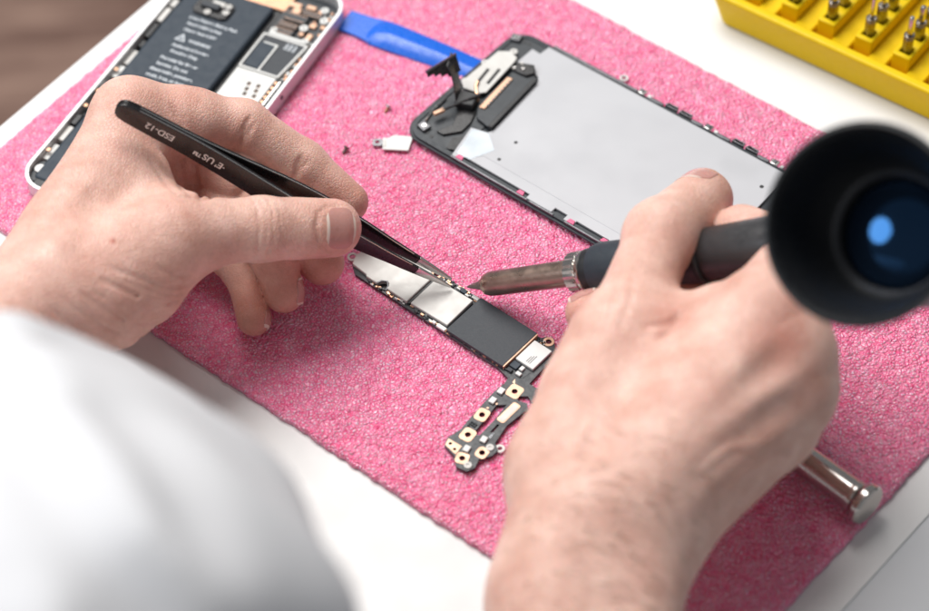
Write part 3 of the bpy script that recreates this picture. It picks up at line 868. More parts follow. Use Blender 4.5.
def build_spudger():
    A = (U(346, 8, 2) + U(341, 28, 2)) / 2; B = U(478, 66.5, 2); d = B - A
    root = empty('pry_tool', (A[0], A[1], 0), math.atan2(d[1], d[0]))
    tag(root, 'blue plastic pry tool lying partly under the display', 'pry tool')
    # ridged body: cross-section rises to a flat-topped ridge, blade flattens
    rows = []
    L_ = float(np.linalg.norm(d[:2])) + 22
    for (x, w, h, z) in ((12.5, 6.4, 1.3, .1), (16.0, 7.1, 3.2, 0), (22, 6.9, 4.0, -.1), (45, 6.0, 3.6, -.5), (56, 5.8, 2.9, -1.2), (L_ - 4, 5.4, 2.4, -1.6), (L_, 5.0, 2.0, -1.6)):
        rows.append([(x, -w, z), (x, -w, z + .5), (x, -w * .42, z + h), (x, -w * .12, z + h * 1.02), (x, w * .75, z + h * .62), (x, w, z + h * .42), (x, w, z)])
    MB().strip(rows).build('body', M['blue'], root, bevel=.25)
    MB().prism([(0, -5.6), (0, 5.9), (9.5, 6.2), (14.4, 6.9), (16, 6.6), (16, -6.8), (14.4, -6.6), (9, -5.8)], .1, 1.3).build('blade', M['blue'], root, bevel=.3)
    return root


def build_case():
    O = U(714, 22, -3); X = U(929, 122, -3) - O; e = nrm(X)
    root = empty('bit_case', (O[0], O[1], -3), math.atan2(X[1], X[0]))
    tag(root, 'open yellow plastic case with rows of screwdriver bits', 'bit case')
    Lx, Ly, H = 150.0, 92.0, 15.5
    # flared tub
    ob = rrect(1.0, Lx - 1, 0.8, Ly, 5, 5); ot = rrect(-5.5, Lx + 5, -1.6, Ly + 2, 8, 5); it = rrect(-1.8, Lx + 1.5, 2.8, Ly - 1.2, 6, 5); ib = rrect(2.5, Lx - 3, 5.2, Ly - 4, 4.4, 5)
    n = len(ob)
    lv = [(ob, 0.0), (ot, H), (it, H), (ib, 3.2)]
    v = [(x, y, z) for p, z in lv for x, y in p]
    f = [(k * n + i, k * n + (i + 1) % n, (k + 1) * n + (i + 1) % n, (k + 1) * n + i) for k in range(3) for i in range(n)]
    f += [tuple(reversed(range(n))), tuple(range(3 * n, 4 * n))]
    MB().add(v, f).build('tub', M['yellow'], root, bevel=1.3, segs=3)
    MB().box(5, Lx - 5, 6.0, Ly - 6, 3.3, 4.0).build('tray_floor', M['orange'], root)
    for k in range(0, 9):
        x0 = 16.25 * (k - 1) + 5.9 - 1.0
        if x0 < 4: x0 += 0
        xa, xb = x0 + 1.0, x0 + 8.4
        if xb > Lx - 4 or xa < 3: continue
        r = MB().prism([(xa, 12.0), (xb, 12.0), (xb, Ly - 10), (xa, Ly - 10)], 4.1, 13.0,
                       [[(xc - 2.3, y - 2.3), (xc + 2.3, y - 2.3), (xc + 2.3, y + 2.3), (xc - 2.3, y + 2.3)] for y in (16.6, 25.4, 34.2, 43.0) for xc in ((xa + xb) / 2,)]).build('bit_rack', M['yellow'], root, bevel=.5)
        MB().prism([(xb + .2, 7.6), (xb + 5.2, 7.2), (xb + 7.6, 9.0), (xb + 7.6, Ly - 10), (xb + .2, Ly - 10)], 4.1, 7.4).build('shelf', M['yellow'], root, bevel=.4)
    c, s = e[0], e[1]
    n = 0
    kinds = [(1.15, 7.2, 3), (0.85, 9.0, 2), (1.4, 6.0, 1), (0.75, 8.4, 3)]
    labs = []
    for k in (1, 2, 3, 4):
        for j, y in enumerate((16.6, 25.4, 34.2)):
            if k == 1 and j > 0: continue
            xc = 16.25 * k + 5.9 + 3.7
            w = O + np.array([c * xc - s * y, s * xc + c * y, 0])
            b = empty('screwdriver_bit', (w[0], w[1], 1.4), random.uniform(0, 1))
            rt, hh, kd = kinds[(k + 2 * j) % 4]
            tag(b, 'steel screwdriver bit with a ' + {1.15: 'middling round', .85: 'long slender', 1.4: 'short thick six-sided', .75: 'very thin round'}[rt] + ' blade standing in the yellow case', 'screwdriver bit', 'bits standing in the yellow case')
            MB().lathe([(0, 2.15), (14.6, 2.15), (15.2, 1.6)], (0, 0, 0), (0, 0, 1), 6).build('hex_shank', M['bit'], b, bevel=.12)
            MB().lathe([(15.2, 1.4), (15.3, 2.1), (16.0, 2.1), (16.1, 1.2), (17.0, 1.2)], (0, 0, 0), (0, 0, 1), 18).build('collar', M['bit'], b, bevel=.08)
            MB().lathe([(17.0, rt), (17.0 + hh, rt * .95), (17.6 + hh, rt * .6)], (0, 0, 0), (0, 0, 1), 12 if kd > 1 else 6).build('blade', M['steel'], b, bevel=.05)
    return root


def build_tweezers():
    T = U(451, 283, 4.5); E = U(117, 106, 80)
    d = nrm(T - E); L_ = float(np.linalg.norm(T - E))
    n = VIEW * .62 - UP * .75
    n = nrm(n - d * np.dot(n, d)); w = np.cross(n, d)          # n: outward normal of the near arm, w: across
    root = empty('tweezers', tuple(T))
    tag(root, 'black antistatic tweezers with fine bare steel points', 'tweezers')
    prof = [(0.0, .9), (.4, 2.0), (1.2, 2.9), (2.6, 3.5), (5, 3.8), (10, 3.95), (30, 4.2), (60, 4.4), (80, 4.0), (95, 3.2), (106, 2.3), (L_ - 14, 1.7), (L_ - 5, 1.0), (L_, .35)]
    gap = lambda a: .72 if a < 22 else (.72 + 3.7 * (1 - math.cos(min(1, (a - 22) / 58) * math.pi)) / 2 if a < 80 else 4.42 - (a - 80) / (L_ - 80) * 2.7)
    thick = lambda a: .75 if a < L_ - 22 else .75 - .35 * (a - L_ + 22) / 22
    avals = sorted(set([p[0] for p in prof] + list(np.linspace(0, L_, 40)) + [L_ - 14]))
    wid = lambda a: float(np.interp(a, [p[0] for p in prof], [p[1] for p in prof]))

    wu = w if np.dot(w, UP) > 0 else -w

    def ring(a, sgn):
        c = E + d * a - T + n * sgn * gap(a)
        h, t = wid(a), thick(a)
        return [c - w * h - n * t, c + w * h - n * t, c + w * h + n * t * .8, c + w * (h - .3) + n * t, c - w * (h - .3) + n * t, c - w * h + n * t * .8] if sgn > 0 else \
               [c - w * h - n * t, c + w * h - n * t, c + w * h + n * t * .8, c + w * (h - .3) + n * t, c - w * (h - .3) + n * t, c - w * h + n * t * .8]
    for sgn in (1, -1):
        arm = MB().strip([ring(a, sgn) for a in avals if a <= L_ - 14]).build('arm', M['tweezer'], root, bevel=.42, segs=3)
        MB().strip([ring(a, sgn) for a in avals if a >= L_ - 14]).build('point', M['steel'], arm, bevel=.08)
        # bright strip standing in for light caught on the rounded edge
        MB().tube([E + d * a - T + n * (sgn * gap(a) + thick(a) * .55) + wu * (wid(a) - .05) for a in avals if 6 < a < L_ - 14], .22, 6).build('edge_highlight', M['steel'], arm, smooth=True)
    cap = MB().strip([ring(a, 0.0) for a in avals if a <= 20]); cap.build('weld', M['tweezer'], root)
    # print on the near arm: reads from the points towards the round end
    ex, ey = -d, -w if np.dot(-w, UP) < 0 else w
    ey = np.cross(n, ex)
    for txt, a, s in (('ESD-12', 21.5, 3.5), ("\u00b7E'\u2009US\u2122", 41.0, 3.7)):
        c = E + d * a - T + n * (gap(a - 6) + thick(a)) - ey * 1.6
        c2 = E + d * (a - 14) - T + n * (gap(a - 14) + thick(a))
        exx = nrm(E + d * (a - 14) + n * gap(a - 14) - (E + d * a + n * gap(a)))
        c = E + d * a - T + n * (gap(a) + .75) - ey * 1.25
        text_mesh(txt, s, M['printpink'], root, c, exx, nrm(np.cross(np.cross(exx, ey), exx)), 'lettering', lift=.06, bold=.05)
    return root


IRON_T = U(467, 287, 4.2)
IRON_D = nrm(U(772, 246, 62) - IRON_T)


def build_iron():
    T, d = IRON_T, IRON_D
    root = empty('soldering_iron', tuple(T))
    tag(root, 'soldering iron with steel sleeve, knurled collar and black handle', 'soldering iron')
    def s_at(px):            # distance along the iron seen at photo column px
        q = [(abs((lambda p: 464.5 + FPX * (p @ RT) / (p @ FW))(T + d * s - CAM) - px), s) for s in np.linspace(0, 160, 1601)]
        return min(q)[1]
    a, b, c, e, g, h = s_at(485), s_at(572), s_at(589), s_at(597), s_at(704), s_at(775)
    MB().lathe([(0, .15), (.8, .5), (a * .75, 1.7), (a * .8, 2.0), (a + 2, 2.1)], (0, 0, 0), d, 24).build('tip', M['burnt'], root, smooth=True)
    MB().lathe([(a - .6, 1.9), (a - .4, 2.8), (a + .6, 3.7), (a + 2.2, 4.2), (a + 4, 4.35), (b + 1, 4.65)], (0, 0, 0), d, 32).build('heater_sleeve', M['barrel'], root, smooth=True)
    # knurled collar
    k = MB(); seg = 44
    A = nrm(np.cross(d, (0, 0, 1))); B = np.cross(d, A); rows = []
    for (t, r0) in ((b, 5.6), (b + .4, 6.9), (b + 4.4, 7.0), (b + 4.8, 6.4), (b + 5.2, 7.0), (b + 6.2, 7.2), (c, 6.6)):
        kn = .0 if t in (b,) or t > b + 4.5 else .32
        rows.append([d * t + (A * math.cos(2 * math.pi * i / seg) + B * math.sin(2 * math.pi * i / seg)) * (r0 - (kn if i % 2 else 0)) for i in range(seg)])
    k.strip(rows).build('collar', M['chrome'], root, bevel=.0)
    MB().lathe([(c, 6.3), (c + .3, 7.4), (c + 2.0, 7.6), (e + .6, 7.5)], (0, 0, 0), d, 32).build('collar_seat', M['rubber'], root, smooth=True)
    gm = (e + g) / 2
    MB().lathe([(e - .4, 7.2), (e, 8.2), (e + 3, 9.0), (gm, 8.6), (g - 8, 8.4), (g - 2, 9.2), (g, 9.4), (g + .3, 8.8)], (0, 0, 0), d, 40).build('grip', M['grip'], root, smooth=True)
    MB().lathe([(g + .1, 9.0), (g + .5, 9.75), (g + 1.2, 9.75), (g + 1.6, 9.1)], (0, 0, 0), d, 40).build('grip_ring', M['flexgrey'], root, smooth=True)
    MB().lathe([(g + 1.4, 8.4), (g + 2, 8.8), (h, 9.8), (h + 30, 10.0), (h + 55, 9.2), (h + 58, 7.5), (h + 58.5, 4)], (0, 0, 0), d, 40).build('handle', M['handle'], root, smooth=True)
    p = d * (h + 57)
    pts = [p, p + d * 15, p + d * 40 + np.array([10, 10, -4]), p + d * 60 + np.array([50, 40, -40.]), p + np.array([150, 90, -55.]), np.array([330, 60, 0]) - T + np.array([0, 0, .6])]
    MB().tube([mid2 for mid2 in _smooth(pts)], 2.4, 10).build('cord', M['rubber'], root, smooth=True)
    return root


def _smooth(pts, it=3):
    pts = [np.array(p, float) for p in pts]
    for _ in range(it):
        q = [pts[0]]
        for a, b in zip(pts[:-1], pts[1:]): q += [a * .75 + b * .25, a * .25 + b * .75]
        q.append(pts[-1]); pts = q
    return pts


def build_eyepiece():
    C0 = U(861, 224, 150)
    ax = nrm(VIEW * math.cos(math.radians(31)) - RT * math.sin(math.radians(30)) + UP * .06)   # the open side looks this way
    root = empty('magnifier', tuple(C0))
    tag(root, 'black magnifier eyepiece with a flared rubber eyecup and coated lens', 'magnifier')
    R_ = 27.3
    MB().lathe([(-30, 19.5), (-26, 20.5), (-14, 24.5), (-3, R_ - .6), (-.6, R_), (.6, R_ - .4), (.8, R_ - 1.4), (-.4, R_ - 2.4), (-3, R_ - 3), (-14, 22.2), (-24, 18.5), (-25, 17.0)], (0, 0, 0), ax, 72, close=False).build('eyecup', M['rubber'], root, smooth=True)
    MB().lathe([(-62, 14), (-61.5, 18.5), (-30.5, 19.2), (-29, 20.3), (-27.5, 20.3), (-26.5, 18.6), (-26.4, 16.8), (-27, 15.8), (-31, 15.4), (-31.2, 1)], (0, 0, 0), ax, 64).build('barrel', M['handle'], root, smooth=True)
    lens = [(-29.5 + 4.2 * math.cos(t) , 15.3 * math.sin(t)) for t in np.linspace(0.02, math.pi / 2, 14)]
    MB().lathe(lens, (0, 0, 0), ax, 48).build('lens', M['lens'], root, smooth=True)
    MB().lathe([(-27.4, 15.9), (-26.0, 16.4), (-25.4, 17.2), (-26, 18)], (0, 0, 0), ax, 48, close=False).build('lens_ring', M['darksteel'], root, smooth=True)
    # swing arm and stand beyond the picture's right edge
    P0 = -ax * 48
    q = np.array([C0[0] + 175, C0[1] + 60, 0]) - C0
    top = np.array([q[0], q[1], P0[2] + 12])
    MB().tube(_smooth([P0 + RT * 17, P0 + RT * 60 + np.array([0, 0, 10.]), top], 2), 5.5, 14).build('arm', M['darksteel'], root, smooth=True)
    MB().lathe([(0, 6), (top[2] + 8 - (MAT_Z - 0.6 - C0[2]), 6)], (q[0], q[1], MAT_Z - 0.6 - C0[2]), (0, 0, 1), 24).build('post', M['darksteel'], root, smooth=True)
    MB().lathe([(0, 44), (1, 45), (10, 45), (13, 41), (14, 6)], (q[0], q[1], MAT_Z - 0.6 - C0[2]), (0, 0, 1), 48).build('base', M['handle'], root, bevel=.5)
    return root


def build_screwdriver():
    E = U(870, 507, 6.8); T = U(803, 456, 6.8)
    d = nrm(np.array([T[0] - E[0], T[1] - E[1], -1.2]))
    root = empty('screwdriver', tuple(E))
    tag(root, 'chrome precision screwdriver lying under the right hand', 'screwdriver')
    MB().lathe([(0, 5.4), (.25, 6.5), (1.0, 7.1), (2.8, 7.1), (3.5, 6.5), (3.8, 5.0)], (0, 0, 0), d, 40).build('spin_cap', M['chrome'], root, bevel=.15)
    MB().lathe([(3.4, 3.8), (4.2, 4.2), (4.8, 5.2), (6.2, 5.5), (7.0, 5.2), (7.4, 5.2), (30, 5.0), (30.6, 4.1), (31.6, 4.1), (32.2, 4.6), (34.5, 4.6), (35, 4.1), (36, 4.1), (36.6, 4.6), (58, 4.4), (62, 3.0), (66, 1.6)], (0, 0, 0), d, 40).build('handle', M['chrome'], root, smooth=True)
    MB().lathe([(66, 1.5), (88, 1.4), (90, .8)], (0, 0, 0), d, 16).build('blade', M['steel'], root, smooth=True)
    return root


def mat_lens():
    m, nt, b = new_mat('coated_lens')
    b.inputs['Base Color'].default_value = (0.006, 0.010, 0.018, 1)
    b.inputs['Roughness'].default_value = 0.06
    b.inputs['Specular IOR Level'].default_value = 0.9
    b.inputs['Specular Tint'].default_value = (0.12, 0.42, 1.0, 1)
    return m


M['lens'] = mat_lens()
VIEW = -FW


build_housing()
build_display()
build_board()
build_small_parts()
build_spudger()
build_case()
build_tweezers()
build_iron()
build_eyepiece()
build_screwdriver()


# ------------------------------------------------------------------ hands: smooth-blended volumes meshed with surface nets
def smin(a, b, k):
    if k <= 0: return np.minimum(a, b)
    h = np.maximum(k - np.abs(a - b), 0) / k
    return np.minimum(a, b) - h * h * k * 0.25


class Field:
    def __init__(s, lo, hi, h):
        s.lo, s.h = np.array(lo, np.float32), h
        s.n = np.ceil((np.array(hi) - np.array(lo)) / h).astype(int) + 1

    def sl(s, lo, hi):
        a = np.clip(np.floor((np.array(lo) - s.lo) / s.h).astype(int), 0, s.n)
        b = np.clip(np.ceil((np.array(hi) - s.lo) / s.h).astype(int) + 1, 0, s.n)
        return a, b

    def pts(s, a, b):
        g = [s.lo[i] + s.h * np.arange(a[i], b[i], dtype=np.float32) for i in range(3)]
        return g[0][:, None, None], g[1][None, :, None], g[2][None, None, :]


def cone_d(X, Y, Z, A, B, r1, r2, nf=None, sq=1.0):
    A, B = np.array(A, np.float32), np.array(B, np.float32)
    ab = B - A; L2 = max(float(ab @ ab), 1e-9)
    dx, dy, dz = X - A[0], Y - A[1], Z - A[2]
    t = np.clip((dx * ab[0] + dy * ab[1] + dz * ab[2]) / L2, 0, 1)
    dx = dx - t * ab[0]; dy = dy - t * ab[1]; dz = dz - t * ab[2]
    if nf is not None:
        nf = nrm(nf).astype(np.float32)
        w = (dx * nf[0] + dy * nf[1] + dz * nf[2]) * (1 / sq - 1)
        dx = dx + w * nf[0]; dy = dy + w * nf[1]; dz = dz + w * nf[2]
        return (np.sqrt(dx * dx + dy * dy + dz * dz) - (r1 + (r2 - r1) * t)) * (0.5 + 0.5 * sq)
    return np.sqrt(dx * dx + dy * dy + dz * dz) - (r1 + (r2 - r1) * t)


def field_add(F, acc, prim, margin=14.0):
    A, B, r1, r2, k = prim[:5]
    nf, sq = (prim[5], prim[6]) if len(prim) > 5 else (None, 1.0)
    r = max(r1, r2) + margin
    a, b = F.sl(np.minimum(A, B) - r, np.maximum(A, B) + r)
    if (b <= a).any(): return
    X, Y, Z = F.pts(a, b)
    d = cone_d(X, Y, Z, A, B, r1, r2, nf, sq)
    v = acc[a[0]:b[0], a[1]:b[1], a[2]:b[2]]
    v[...] = smin(v, d, k)


def surface_nets(V, lo, h):
    S = V < 0
    n = np.array(V.shape) - 1
    cnt = np.zeros(n, np.int8)
    cs = [(i, j, k) for i in (0, 1) for j in (0, 1) for k in (0, 1)]
    for (i, j, k) in cs:
        cnt += S[i:i + n[0], j:j + n[1], k:k + n[2]]
    mask = (cnt > 0) & (cnt < 8)
    idx = np.argwhere(mask)
    ids = np.full(n, -1, np.int32); ids[mask] = np.arange(len(idx))
    acc = np.zeros((len(idx), 3)); num = np.zeros(len(idx))
    for c in cs:
        for ax in range(3):
            if c[ax]: continue
            c2 = list(c); c2[ax] = 1
            fa = V[idx[:, 0] + c[0], idx[:, 1] + c[1], idx[:, 2] + c[2]]
            fb = V[idx[:, 0] + c2[0], idx[:, 1] + c2[1], idx[:, 2] + c2[2]]
            x = (fa < 0) != (fb < 0)
            t = np.where(x, fa / np.where(x, fa - fb, 1), 0)
            p = np.array(c, float)[None, :] + t[:, None] * (np.arange(3) == ax)[None, :]
            acc[x] += p[x]; num[x] += 1
    co = (idx + acc / num[:, None]) * h + np.array(lo, float)
    quads = []
    for ax in range(3):
        b, c = (ax + 1) % 3, (ax + 2) % 3
        s0 = [slice(None)] * 3; s1 = [slice(None)] * 3
        s0[ax] = slice(0, -1); s1[ax] = slice(1, None)
        D = S[tuple(s0)] != S[tuple(s1)]
        e = np.argwhere(D)
        ok = (e[:, b] > 0) & (e[:, c] > 0) & (e[:, b] < n[b]) & (e[:, c] < n[c])
        e = e[ok]
        ins = S[e[:, 0], e[:, 1], e[:, 2]]
        q = []
        for (ob, oc) in ((-1, -1), (0, -1), (0, 0), (-1, 0)):
            o = e.copy(); o[:, b] += ob; o[:, c] += oc
            q.append(ids[o[:, 0], o[:, 1], o[:, 2]])
        q = np.stack(q, 1)
        q[~ins] = q[~ins][:, ::-1]
        quads.append(q)
    q = np.concatenate(quads)
    return co, q[(q >= 0).all(1)]


def relax(co, q, it, amt=0.5):
    for _ in range(it):
        s = np.zeros_like(co); c = np.zeros(len(co))
        for k in range(4):
            for d in (1, 3):
                np.add.at(s, q[:, k], co[q[:, (k + d) % 4]])
                np.add.at(c, q[:, k], 1)
        co = co + amt * (s / np.maximum(c, 1)[:, None] - co)
    return co


def skin_object(name, co, q, mat, parent, red=None):
    me = bpy.data.meshes.new(name)
    me.vertices.add(len(co)); me.vertices.foreach_set('co', (co * MM).astype(np.float32).ravel())
    me.loops.add(q.size); me.loops.foreach_set('vertex_index', q.ravel().astype(np.int32))
    me.polygons.add(len(q))
    me.polygons.foreach_set('loop_start', (np.arange(len(q)) * 4).astype(np.int32))
    me.polygons.foreach_set('loop_total', np.full(len(q), 4, np.int32))
    me.polygons.foreach_set('use_smooth', np.ones(len(q), bool))
    me.update(calc_edges=True)
    if red is not None:
        a = me.attributes.new('redness', 'FLOAT', 'POINT')
        w = np.zeros(len(co))
        for p, s, k in red:
            w = np.maximum(w, k * np.exp(-((co - p) ** 2).sum(1) / (s * s)))
        a.data.foreach_set('value', w.astype(np.float32))
    me.materials.append(mat)
    o = bpy.data.objects.new(name, me); COL.objects.link(o); o.parent = parent
    return o


def build_hand(palm, fingers, creases, grooves, h, lo, hi, web_k=7.0):
    F = Field(lo, hi, h)
    P_ = np.full(F.n, 60.0, np.float32)
    for p in palm: field_add(F, P_, p)
    out = P_.copy()
    for prims, kf in fingers:
        G = np.full(F.n, 60.0, np.float32)
        for p in prims: field_add(F, G, p)
        out = np.minimum(out, smin(P_, G, kf))
    # creases across joints: (point, axis, offsets, depth, width, reach, facing normal or None)
    for (p, ax, offs, dep, wid, reach, fn) in creases:
        a, b = F.sl(p - reach * 1.6, p + reach * 1.6)
        X, Y, Z = F.pts(a, b)
        dx, dy, dz = X - p[0], Y - p[1], Z - p[2]
        ax = nrm(ax)
        s = dx * ax[0] + dy * ax[1] + dz * ax[2]
        wob = 0.5 * np.sin(dx * 0.9 + 1.3) + 0.5 * np.sin(dy * 1.1) + 0.45 * np.sin(dz * 1.0 + .7)
        R2 = dx * dx + dy * dy + dz * dz
        m = np.exp(-(R2 / (reach * reach)) ** 2)
        if fn is not None:
            fn = nrm(fn)
            m = m * np.clip((dx * fn[0] + dy * fn[1] + dz * fn[2]) / reach * 2.2, 0, 1)
        v = out[a[0]:b[0], a[1]:b[1], a[2]:b[2]]
        for i, o in enumerate(offs):
            w = wid * (1 if i % 2 == 0 else .7); dd = dep * (1 if i % 2 == 0 else .6)
            v += dd * m * np.exp(-((s - o + wob * .6) / w) ** 2)
    # free wrinkle lines: polyline, depth, width (negative depth = raised vein or tendon)
    for (pl, dep, wid) in grooves:
        pl = [np.array(p, float) for p in pl]
        mn = np.min(pl, 0) - wid * 4; mx_ = np.max(pl, 0) + wid * 4
        a, b = F.sl(mn, mx_)
        if (b <= a).any(): continue
        X, Y, Z = F.pts(a, b)
        add = None
        n = len(pl) - 1
        for i in range(n):
            A, B = pl[i], pl[i + 1]; ab = B - A
            t = np.clip(((X - A[0]) * ab[0] + (Y - A[1]) * ab[1] + (Z - A[2]) * ab[2]) / max(ab @ ab, 1e-9), 0, 1)
            d2 = (X - A[0] - t * ab[0]) ** 2 + (Y - A[1] - t * ab[1]) ** 2 + (Z - A[2] - t * ab[2]) ** 2
            e = np.sin(np.pi * (0.06 + 0.88 * (i + t) / n)) ** .8 * np.exp(-d2 / wid ** 2)
            add = e if add is None else np.maximum(add, e)
        out[a[0]:b[0], a[1]:b[1], a[2]:b[2]] += (1.9 * dep) * add
    co, q = surface_nets(out, F.lo, h)
    co = relax(co, q, 1, 0.35)
    return co, q, F, out


def sdf_at(F, V, p):
    i = np.clip(((np.array(p) - F.lo) / F.h), 0, F.n - 2)
    b = i.astype(int); f = i - b
    r = 0
    for dx in (0, 1):
        for dy in (0, 1):
            for dz in (0, 1):
                w = (f[0] if dx else 1 - f[0]) * (f[1] if dy else 1 - f[1]) * (f[2] if dz else 1 - f[2])
                r += w * V[b[0] + dx, b[1] + dy, b[2] + dz]
    return r


def on_skin(F, V, px, py, zmax=150.0):
    """first point of the hand's surface met along the line of sight through a photo pixel"""
    p = U(px, py, zmax); d = nrm(p - CAM)
    for _ in range(400):
        s = sdf_at(F, V, p)
        if s < 0.03: break
        p = p + d * max(s * 0.8, 0.05)
        if p[2] < -2: break
    return p


def nail(parent, F, V, c, d, n, W, Lb, Lf, free=1.0, rise=0.25, reach=13.0):
    """nail plate laid on the finger: c = centre of the end phalanx, d = towards the tip, n = nail side"""
    d = nrm(d); n = nrm(np.array(n) - d * np.dot(n, d)); s = np.cross(d, n)
    NU, NV = 12, 12
    top = []
    for j in range(NV + 1):
        v = j / NV
        L_ = -Lb + (Lb + Lf) * v
        # rounded base and rounded free edge
        if v < 0.4: wv = W * math.sqrt(max(0.0, 1 - ((0.4 - v) / 0.4) ** 2.4 * 0.72))
        elif v > 0.68: wv = W * math.sqrt(max(0.0, 1 - ((v - 0.68) / 0.32) ** 2.2 * 0.85))
        else: wv = W
        # height of the skin along this row's middle
        row = []
        for i in range(NU + 1):
            u = -1 + 2 * i / NU
            o = c + d * L_ + s * (u * wv) + n * reach
            p = o.copy()
            if sdf_at(F, V, p) < 0.3:
                row.append(-9.0); continue
            for _ in range(80):
                sd = sdf_at(F, V, p)
                if sd < 0.02: break
                p = p - n * max(sd * .8, .02)
                if np.dot(p - c, n) < -2: break
            row.append(np.dot(p - c, n))
        mid = row[NU // 2] if row[NU // 2] > -1 else (prev_h[NU // 2] if j else 0.0)
        for i in range(NU + 1):
            u = -1 + 2 * i / NU
            curve = mid - (W * W * 0.42 / W) * (u * wv / W) ** 2
            hgt = 0.8 * row[i] + 0.2 * curve if row[i] > -1 else curve
            if L_ > Lf - free * 2.2:
                hgt = max(hgt, prev_h[i] - 0.35)
            row[i] = hgt
        prev_h = row
        top.append([c + d * L_ + s * ((-1 + 2 * i / NU) * wv) + n * (row[i] + rise) for i in range(NU + 1)])
    mb = MB()
    m = NU + 1
    v = [p for r in top for p in r] + [p - n * 0.55 for r in top for p in r]
    N = len(top) * m
    f = []
    for j in range(NV):
        for i in range(NU):
            a = j * m + i
            f.append((a, a + 1, a + m + 1, a + m)); f.append((N + a, N + a + m, N + a + m + 1, N + a + 1))
    rim = [i for i in range(m)] + [j * m + NU for j in range(1, NV + 1)] + [NV * m + i for i in range(NU - 1, -1, -1)] + [j * m for j in range(NV - 1, 0, -1)]
    for a, b in zip(rim, rim[1:] + rim[:1]): f.append((a, b, N + b, N + a))
    mb.add(v, f)
    o = mb.build('fingernail', M['nail'], parent, smooth=True)
    o.data.materials.append(M['nailedge'])
    for k, pf in enumerate(o.data.polygons):
        vv = [i % N for i in pf.vertices]
        j = min(vv) // m
        if j >= NV - 1 or (j == 0): pf.material_index = 1
    return o


def grad_at(F, V, p):
    e = 1.2
    return nrm([sdf_at(F, V, p + np.eye(3)[k] * e) - sdf_at(F, V, p - np.eye(3)[k] * e) for k in range(3)])


def mid(a, b, t=0.5): return np.array(a) * (1 - t) + np.array(b) * t


VIEW = -FW     # towards the camera


def finger(mcp, pip, dip, tip, r):
    """three tapering phalanges with slightly fuller joints and pads"""
    r0, r1, r2, r3 = r
    ps = [(mcp, pip, r0, r1 * .98, 0),
          (pip, dip, r1, r2, 3.0),
          (dip, tip, r2, r3, 3.0),
          (mid(mcp, pip, .45), mid(mcp, pip, .55), r0 * 1.0, r0 * .98, 3.0)]
    return ps


